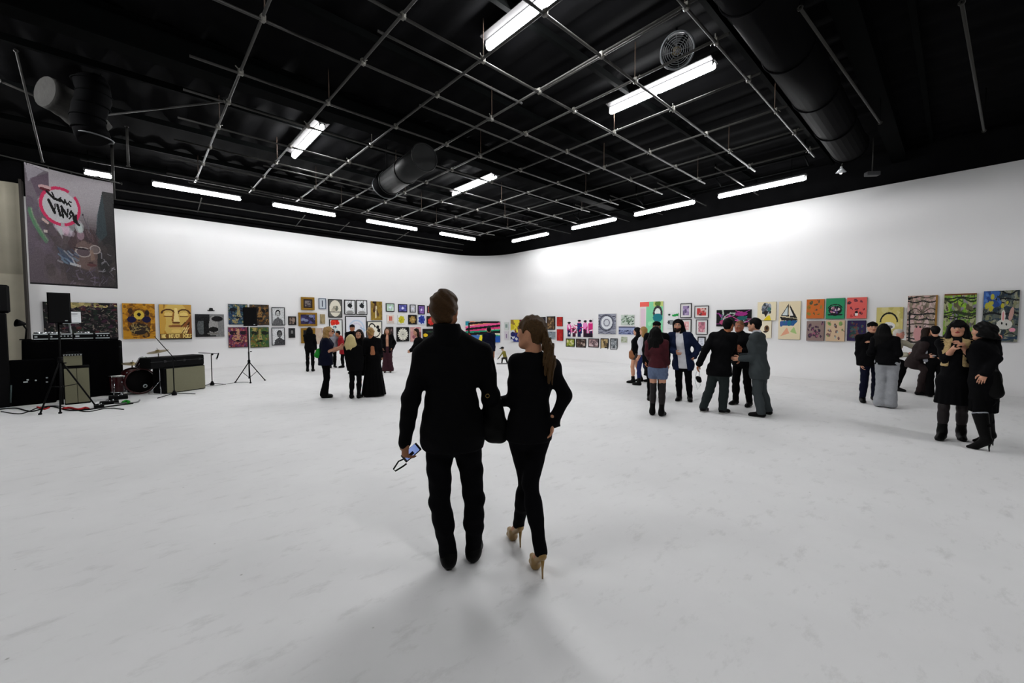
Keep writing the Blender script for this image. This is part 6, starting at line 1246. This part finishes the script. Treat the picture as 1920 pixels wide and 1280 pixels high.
p.body().skirt(CL['black'], .5, .05, name='dress_skirt').top('dress_top', CL['black'], hem=.9, ease=.012).shoes(CL['leather'], 'heel', hgt=0, lift=.07).hair(HR['dbrown'], 'long', .3, vol=1.2, front=True)
p = Person('man in a dark cap at the back of the blonde women', (662, 700), 608, face=185, vox=.021, group=GA, skin='tan')
p.body(hvox=.009).top('jacket', CL['black2'], hem=.8, ease=.02).pants(CL['black']).shoes(CL['leather']).hair(HR['dark'], 'short').cap(CL['black'])
p = Person('short haired blonde woman in a long black dress with a bare back panel', (701, 742), 612, face=4, vox=.015, group=GA, hx=695, head=(695, 623), neck=(698, 634), armL='front', armR=((714, 660), (716, 668, .1)), skin='tan', slim=.9, sw=.155)
c = p.P['waist'] + p.sp * .03 - p.fw * .16
p.body().top('dress_top', CL['black'], hem=.9, ease=.012, sleeve=.95, backhole=Cone(c - p.sp * .05, c + p.sp * .07, .06, .05, p.fw, 2.2)).skirt(CL['black2'], .03, .10, name='long_skirt').shoes(CL['leather'], 'heel', hgt=0, lift=.06).hair(HR['gold'], 'curly', 0, vol=1.8, curl=.8)
p = Person('woman in a black kimono and wide maroon trousers with long brown hair', (727, 698), 614, face=182, vox=.018, group=GA, armR='pocket', armL='pocket', slim=.9, sw=.155)
p.body(hvox=.009).top('kimono', CL['black'], hem=.78, ease=.03, sl_ease=.03, openw=.05).pants(CL['maroon'], ease=.03, flare=.06, wr=.008).shoes(CL['leather'], 'heel', hgt=0, lift=.05).hair(HR['brown'], 'long', .34, front=True)
p = Person('person in black looking left, half hidden behind the man\'s left shoulder', (786, 702), 612, face=245, vox=.019, group=GA, hx=780, head=(780, 622), neck=(785, 634), armR=((776, 650), (769, 657, -.1)), armL=((778, 652), (770, 658, .05)))
p.body(hvox=.009).top('jacket', CL['black2'], hem=.8, ease=.02).pants(CL['black']).shoes(CL['leather']).hair(HR['dbrown'], 'long', .2)
p = Person('person in dark clothes seen over the man\'s right shoulder', (917, 697), 612, face=5, vox=.02, group=GA, armR=((926, 650), (926, 668, .05)), skin='tan')
p.body(hvox=.009).top('jacket', CL['navy'], hem=.8, ease=.02).pants(CL['black']).shoes(CL['leather']).hair(HR['dark'], 'short')

# walking pair left of the cap man
p = Person('dark haired woman in shorts and ankle boots walking left with a tan bag', (1191, 717), 610, face=285, vox=.016, group=GB, hx=1194, head=(1194, 621), neck=(1195, 633), fL=(1184, 718), fR=(1199, 715), armL=((1189, 650, -.12), (1187, 664, -.12)), slim=.9, sw=.155)
p.body().top('jacket', CL['black'], hem=.86, ease=.02).shorts(M('grey_shorts_cloth', (66, 62, 58), rough=.9), .36).shoes(CL['leather'], 'boot', .32).hair(HR['dark'], 'long', .22, vol=1.15)
P16 = p
p = Person('blonde woman in blue jeans and white top walking left', (1205, 720), 609, face=295, vox=.016, group=GB, hx=1206, head=(1206, 620), neck=(1206, 632), fL=(1195, 722), fR=(1214, 716), slim=.9, sw=.155)
p.body().top('top', CL['white'], hem=.88, ease=.014).pants(CL['blue_jean'], ease=.005).shoes(CL['leather'], 'boot', .3).hair(HR['gold'], 'long', .24, vol=1.1)
p = Person('man in a flat cap and long dark coat behind the plaid shirted woman', (1229, 750), 602, face=175, vox=.0155, group=GB, skin='tan', st=.12, girth=1.05)
p.body().top('coat', CL['black'], hem=.55, ease=.035, flare=.03).pants(CL['black2'], ease=.014).shoes(CL['leather']).hair(HR['dark'], 'short').cap(CL['black2'])
p = Person('woman with long black hair, plaid shirt, denim shorts and tall boots', (1232, 779), 612, face=12, vox=.014, group=GB, hx=1230, head=(1230, 624), neck=(1231, 637), fL=(1224, 777), fR=(1241, 779), armR=((1248, 663, .0), (1252, 681, .04)), armL=((1214, 663, .02), (1220, 675, .14)), slim=.9, sw=.155)
PLAID = M('maroon_plaid_flannel', (66, 18, 26), rough=.9, var=.6, scale=9)
p.body().top('plaid_shirt', PLAID, hem=.955, ease=.014, wr=.006).shorts(CL['pale_denim'], .34).pants(CL['tights'], ease=.003, waist=.66, name='torn_tights', wr=.001).shoes(CL['leather'], 'boot', .5).hair(HR['dark'], 'long', .34, vol=1.25)
p = Person('bearded man in a navy jacket over a white tee, hand in pocket', (1283, 751), 599, face=186, vox=.014, group=GB, hx=1272, head=(1271, 611), neck=(1274, 624), pel=(1281, 682), skin='light', fR=(1273, 751), fL=(1293, 752), armR=((1253, 653, -.02), (1266, 660, -.2)), armL=((1309, 652, .03), (1302, 668, -.02)), girth=1.02)
c = p.P['neck']
hood = [Cone(p.hp(0, -.06, .05), c - p.fw * .04, .10 * p.S, .12 * p.S, p.rt, 1.15, .04), Ell(p.hp(0, -.03, .03), (p.hr, p.hf, p.hu), (.10 * p.S, .11 * p.S, .115 * p.S), .04)]
p.body().top('tee', CL['white'], hem=.86, ease=.010, sleeve=0, vneck=.12, collar=False).top('jacket', CL['navy_jkt'], hem=.82, ease=.028, openw=.075, collar=False).pants(CL['denim_black'], ease=.008).shoes(CL['leather'], sole=RUBBER)
V, Q = sdf_mesh(hood, .013, [cut_out(Ell(p.hp(0, .07, -.03), (p.hr, p.hf, p.hu), (.078 * p.S, .12 * p.S, .14 * p.S)))]); p.add('hood', V, Q, CL['black'], label='black hood'); p.hair(HR['dark'], 'short').beard(HR['dbrown'])
p = Person('man in black jacket and dark green jeans, camera dangling from his hand', (1339, 773), 596, face=28, vox=.014, group=GB, hx=1366, head=(1366, 609), neck=(1357, 624), pel=(1348, 695), fL=(1321, 771), fR=(1357, 774), armL=((1323, 655, -.05), (1311, 682, -.05)), armR=((1374, 660, .15), (1382, 672, .25)), skin='tan', fix=1, girth=1.05)
p.body().top('jacket', CL['black'], hem=.86, ease=.026).pants(CL['green_jean'], ease=.014, flare=.012, knee=.008).shoes(CL['leather'], sole=RUBBER).hair(HR['dark'], 'short')
P21 = p
p = Person('close cropped man in a dark suit facing his two companions', (1390, 760), 600, face=205, vox=.014, group=GB, hx=1386, head=(1386, 612), neck=(1389, 626), fR=(1377, 758), fL=(1403, 762), skin=(168, 104, 76), armR='cross', armL='front')
p.body().top('suit_jacket', CL['black'], hem=.82, ease=.024).pants(CL['black2'], ease=.014).shoes(CL['leather']).hair(M('cropped_hair', (120, 84, 56), rough=.8), 'short', vol=.35)
p = Person('man in a grey suit turned left towards his companions', (1426, 779), 596, face=285, vox=.0135, group=GB, hx=1415, head=(1414, 609), neck=(1420, 625), pel=(1424, 694), fL=(1421, 781), fR=(1434, 776), armL=((1410, 671, -.12), (1389, 672, -.2)), armR=((1408, 668, .14), (1389, 668, .1)), fix=1, girth=1.05)
V, Q = sdf_mesh([Cone(p.P['neck'] - p.sp * .03, p.P['neck'] + (p.P['head'] - p.P['neck']) * .42, .078, .066, None, 1, .02)], .011, [cut_above(p.P['neck'][2] + .06)]); p.add('shirt_collar', V, Q, CL['white'], label='white shirt collar')
p.body().top('suit_jacket', CL['grey_suit'], hem=.80, ease=.024, collar=False).pants(CL['grey_suit'], ease=.016, flare=.012).shoes(CL['leather']).hair(HR['dark'], 'short', vol=1.2)

p = Person('man in a flat cap and black coat holding a folded paper', (1629, 755), 602, face=165, vox=.014, group=GCC, hx=1636, head=(1636, 614), neck=(1632, 628), fR=(1618, 754), fL=(1640, 751), armR=((1610, 662, .0), (1614, 682, -.05)), armL=((1650, 655, -.1), (1637, 645, -.22)))
p.body().top('coat', CL['black'], hem=.80, ease=.024, flare=.02).pants(CL['navy'], ease=.012).shoes(CL['leather']).hair(HR['dark'], 'short').cap(CL['black2'])
P24 = p
p = Person('woman with long black hair in wide pale grey trousers, back to us', (1660, 763), 604, face=8, vox=.014, group=GCC, hx=1657, head=(1657, 618), neck=(1659, 631), armL='front', armR='front', st=.085, slim=.9, sw=.155)
p.body().top('blouse', CL['black'], hem=.88, ease=.022).pants(CL['grey_wide'], ease=.026, flare=.035, wr=.005, cut=.02).shoes(CL['leather']).hair(HR['dark'], 'long', .36, vol=1.15)
p = Person('white haired man in a beige jacket bending forward beside the canvases', (1686, 733), 615, face=110, vox=.0155, group=GCC, hx=1685, hscale=1.12, head=(1686, 626), neck=(1679, 636), pel=(1667, 671, .05), fR=(1685, 733), fL=(1672, 729), kR=(1697, 682, -.1), kL=(1690, 680, .15), armR=((1686, 665, -.15), (1700, 665, -.2)), armL=((1697, 643, .15), (1712, 650, .15)), skin=(206, 140, 122), fix=1)
p.body().top('jacket', CL['beige'], hem=.86, ease=.024).pants(CL['black2'], ease=.014).shoes(CL['leather']).hair(HR['white'], 'short')
p = Person('person in a dark brown jacket half crouching beside the canvases', (1729, 741), 612, face=78, vox=.015, group=GCC, hx=1740, hscale=1.08, head=(1740, 624), neck=(1733, 640), pel=(1713, 680, .05), fR=(1728, 741), fL=(1736, 739), kR=(1735, 692, -.1), kL=(1742, 690, .1), armR=((1722, 668, -.16), (1738, 668, -.2)), armL=((1735, 664, .15), (1746, 664, .1)), fix=1)
p.body().top('jacket', CL['brown'], hem=.84, ease=.026).pants(CL['brown'], ease=.016).shoes(CL['leather']).hair(HR['dbrown'], 'long', .14)
p = Person('short haired person in black with pale sash, jacket over the arm', (1752, 744), 610, face=345, vox=.014, group=GCC, hx=1753, head=(1753, 620), neck=(1753, 632), armL=((1739, 656, .0), (1742, 668, .1)), armR=((1770, 656, .0), (1771, 672, .05)))
p.body().top('top', CL['black'], hem=.99, ease=.02, sleeve=.3).pants(CL['black2'], ease=.016, flare=.02).shoes(CL['leather']).hair(HR['dark'], 'short', vol=1.1)
V, Q = sdf_mesh([Cone(p.P['pel'] + p.sp * .06 - p.rt * .06, p.P['pel'] + p.sp * .06 + p.rt * .06, .125, .125, None, 1, .03)], .012, [cut_above(p.P['pel'][2] + .085), cut_below(p.P['pel'][2] + .035)]); p.add('sash', V, Q, CL['greyt'], label='pale sash tied round the waist')
P28 = p
p = Person('woman with a dark fringe and tan fur vest looking at her phone', (1784, 824), 599, face=182, vox=.0125, group=GCC, hx=1796, head=(1796, 616), neck=(1795, 635), pel=(1790, 715), fR=(1765, 824), fL=(1801, 824), armR=((1772, 672, -.05), (1789, 652, -.24)), armL=((1822, 672, -.05), (1806, 650, -.24)), ah=.12, fix=1, slim=.9, sw=.155)
p.body(lips=(150, 40, 50)).top('dress_top', CL['black'], hem=.88, ease=.012, sleeve=.35).skirt(CL['black'], .53, .02, name='dress_skirt', sq=1.35).pants(CL['tights'], ease=.003, waist=.9, name='leggings', wr=.001, cut=.2).shoes(CL['leather'], 'boot', .34).hair(HR['dark'], 'long', .28, vol=1.2, front=True)
V, Q = sdf_mesh(p.torso(.020), .012, [cut_below(p.P['waist'][2] + .02), cut_out(Cone(p.P['neck'] + p.fw * .2, p.P['pel'] + p.fw * .2, .055, .085, p.fw, 3)), cut_out(Cone(p.P['sR'], p.P['eR'], .075)), cut_out(Cone(p.P['sL'], p.P['eL'], .075))], curls(.005, 110)); p.add('fur_vest', V, Q, CL['fur'], label='tan fur vest')
V, Q = sdf_mesh([Cone(p.hp(-.06, .068, .052), p.hp(.06, .068, .052), .026, .026, None, 1, .02), Cone(p.hp(0, .075, .05), p.hp(0, .085, .04), .03, .024, p.hr, 2, .02)], .008, noise=strands(.003)); p.add('fringe', V, Q, HR['dark'])
P29 = p
p = Person('woman in black with big dark curls and knee-high heeled boots, rightmost visitor', (1840, 838), 603, face=288, vox=.0125, group=GCC, hx=1842, head=(1842, 622), neck=(1845, 640), fL=(1838, 843), fR=(1846, 832), armL=((1866, 672, -.06), (1848, 700, -.18)), armR=((1866, 664, .12), (1866, 634, .1)), ah=.15, girth=1.05, slim=.9, sw=.155)
p.body().top('coat', CL['black'], hem=.66, ease=.022, flare=.0).skirt(CL['black2'], .50, .0, name='dress_skirt').pants(CL['black2'], ease=.004, waist=.9, name='leggings', wr=.001, cut=.3).shoes(CL['leather'], 'heel', hgt=.92, lift=.10).hair(HR['dark'], 'curly', .22, vol=1.9, curl=1.0)
for sd in 'LR':
    t = p.P['a' + sd] + (p.P['k' + sd] - p.P['a' + sd]) * .92; MB().torus(tuple(t), tuple(p.P['k' + sd] - p.P['a' + sd]), .062, .014, 20, 6).build('boot_cuff', CL['greyt'], p.root)
P30 = p

# ---- things they carry
def blob(pers, name, label, cat, prims, mat, h=.012, noise=None, parts=()):
    c = np.mean([(q.a + q.b) / 2 if hasattr(q, 'a') else q.c for q in prims], 0); e = empty(name, tuple(pers.to_world(c)), pers.root.rotation_euler.z, label, cat)
    V, Q = sdf_mesh(prims, h, noise=noise); link_mesh('bag_body' if 'bag' in name else 'body', np_mesh(name, V - c, Q), mat, e, smooth=True)
    for nm, pts, r, m in parts: MB().tube([tuple(np.asarray(x) - c) for x in pts], r, 6).build(nm, m, e)
    return e
J = P2.J; blob(P2, 'green_bag', 'bright green bag on the golden haired woman\'s back', 'bag', [Cone(J(597, 657, -.02), J(596, 665, -.02), .045, .075, None, 1, .02)], CL['green'], .012, None, [('strap', [J(598, 655), J(603, 643, -.08), J(608, 634, -.04)], .01, CL['green'])])
J = P16.J; blob(P16, 'tan_bag', 'small tan leather bag at the walking woman\'s side', 'bag', [Cone(J(1184, 661, -.14), J(1185, 668, -.14), .07, .085, np.array([0, 1., 0]), .6, .02)], CL['tanleather'], .012, None, [('strap', [J(1184, 658, -.14), J(1189, 640, -.14), J(1194, 630, -.08)], .008, CL['tanleather'])])
J = P21.J; e = blob(P21, 'compact_camera', 'small black camera hanging on a pale strap from the man\'s hand', 'camera', [Cone(J(1308, 708), J(1310, 713), .035, .035, None, 1, .01), Cone(J(1311, 709), J(1312, 714), .035, .035, None, 1, .01)], CL['leather'], .008, None, [('strap', [J(1311, 687), J(1305, 700), J(1303, 714), J(1308, 730), J(1313, 722), J(1311, 708), J(1311, 687)], .006, CL['white']), ('lens', [J(1310, 711, -.03), J(1310, 711, -.06)], .02, CL['leather'])])
J = P24.J; e = empty('folded_paper', tuple(P24.to_world(J(1641, 652, -.27))), P24.root.rotation_euler.z, 'white folded paper in the cap man\'s hand', 'paper'); c = J(1641, 652, -.27)
MB().tube([tuple(J(1634, 640, -.27) - c), tuple(J(1641, 652, -.27) - c), tuple(J(1651, 664, -.25) - c)], [.008, .016, .018], 8).build('rolled_sheet', CL['white'], e); MB().tube([tuple(J(1647, 662, -.26) - c), tuple(J(1653, 662, -.26) - c)], .012, 6).build('loose_corner', CL['white'], e)
J = P28.J; blob(P28, 'draped_jacket', 'pale beige jacket draped over the short haired person\'s arm', 'jacket', [Cone(J(1772, 652, -.06), J(1771, 682, -.06), .05, .075, np.array([0, 1., 0]), .55, .03), Cone(J(1768, 660, -.06), J(1776, 690, -.06), .05, .03, None, 1, .03)], CL['beige'], .012, wrinkle(.008))
J = P28.J; blob(P28, 'pale_bag', 'pale grey cloth bag at the short haired person\'s left hip', 'bag', [Cone(J(1738, 656, -.05), J(1737, 674, -.05), .03, .06, None, 1, .02)], CL['greyt'], .012, wrinkle(.006), [('strap', [J(1738, 655, -.05), J(1741, 640, -.1), J(1746, 630, -.05)], .008, CL['greyt'])])
J = P29.J; e = empty('phone', tuple(P29.to_world(J(1797, 642, -.30))), P29.root.rotation_euler.z, 'dark phone held up by the woman in the fur vest', 'phone'); m = Matrix.Rotation(math.radians(-25), 3, 'X')
MB().box((0, 0, 0), (.07, .009, .14), m, bev=.003).build('case', CL['leather'], e); MB().box((0, .006, .0), (.06, .001, .12), m).build('screen', M('dark_glass', (14, 16, 20), rough=.15), e); MB().box((.012, -.006, .05), (.012, .004, .012), m).build('camera_lens', CL['leather'], e)
J = P30.J; blob(P30, 'black_handbag', 'black handbag hanging behind the rightmost woman', 'bag', [Cone(J(1862, 700, -.1), J(1864, 735, -.1), .06, .09, np.array([0, 1., 0]), .7, .03)], CL['leather'], .012, None, [('strap', [J(1862, 695, -.1), J(1858, 665, -.12), J(1850, 645, -.08)], .009, CL['leather']), ('tassel', [J(1868, 740, -.1), J(1867, 755, -.1), J(1860, 762, -.1)], .006, CL['leather'])])
# small crouching figure by the corner
s = Spot(943, 682); e = s.root('crouching_figure', 'small crouching painted figure in a dark helmet on a low plinth by the corner', 'sculpture'); J = s.J
MB().box((0, 0, .015), (.5, .25, .03), bev=.008).build('plinth', GREYC, e)
V, Q = sdf_mesh([Cone(J(945, 660), J(947, 670), .07, .075, None, 1, .03), Cone(J(943, 660), J(936, 670, -.05), .03, .02, None, 1, .02), Cone(J(936, 670, -.05), J(933, 673, -.05), .02, .016, None, 1, .01), Cone(J(947, 670), J(942, 672, -.05), .05, .04, None, 1, .02), Cone(J(942, 672, -.05), J(941, 680, -.03), .035, .028, None, 1, .02), Cone(J(949, 671), J(951, 680), .05, .03, None, 1, .02), Cone(J(942, 655), J(942, 653), .05, .045, None, 1, .02)], .011)
me = np_mesh('figure_body', V, Q); z = V[:, 2]; z1, z2 = J(943, 658)[2], J(943, 669)[2]
colour_mesh(me, np.where((z > z1)[:, None], lin((196, 170, 140)), np.where((z > z2)[:, None], lin((120, 112, 40)), lin((24, 22, 22))))); link_mesh('figure_body', me, SKIN_M, e, smooth=True)
V, Q = sdf_mesh([Ell(J(942, 652), (np.array([1., 0, 0]), np.array([0, 1., 0]), np.array([0, 0, 1.])), (.07, .075, .05), .01), Cone(J(939, 653, -.03), J(937, 653.5, -.05), .03, .02, None, 1, .01)], .010, [cut_below(J(942, 653.5)[2])]); link_mesh('helmet', np_mesh('helmet', V, Q), CL['leather'], e, smooth=True)
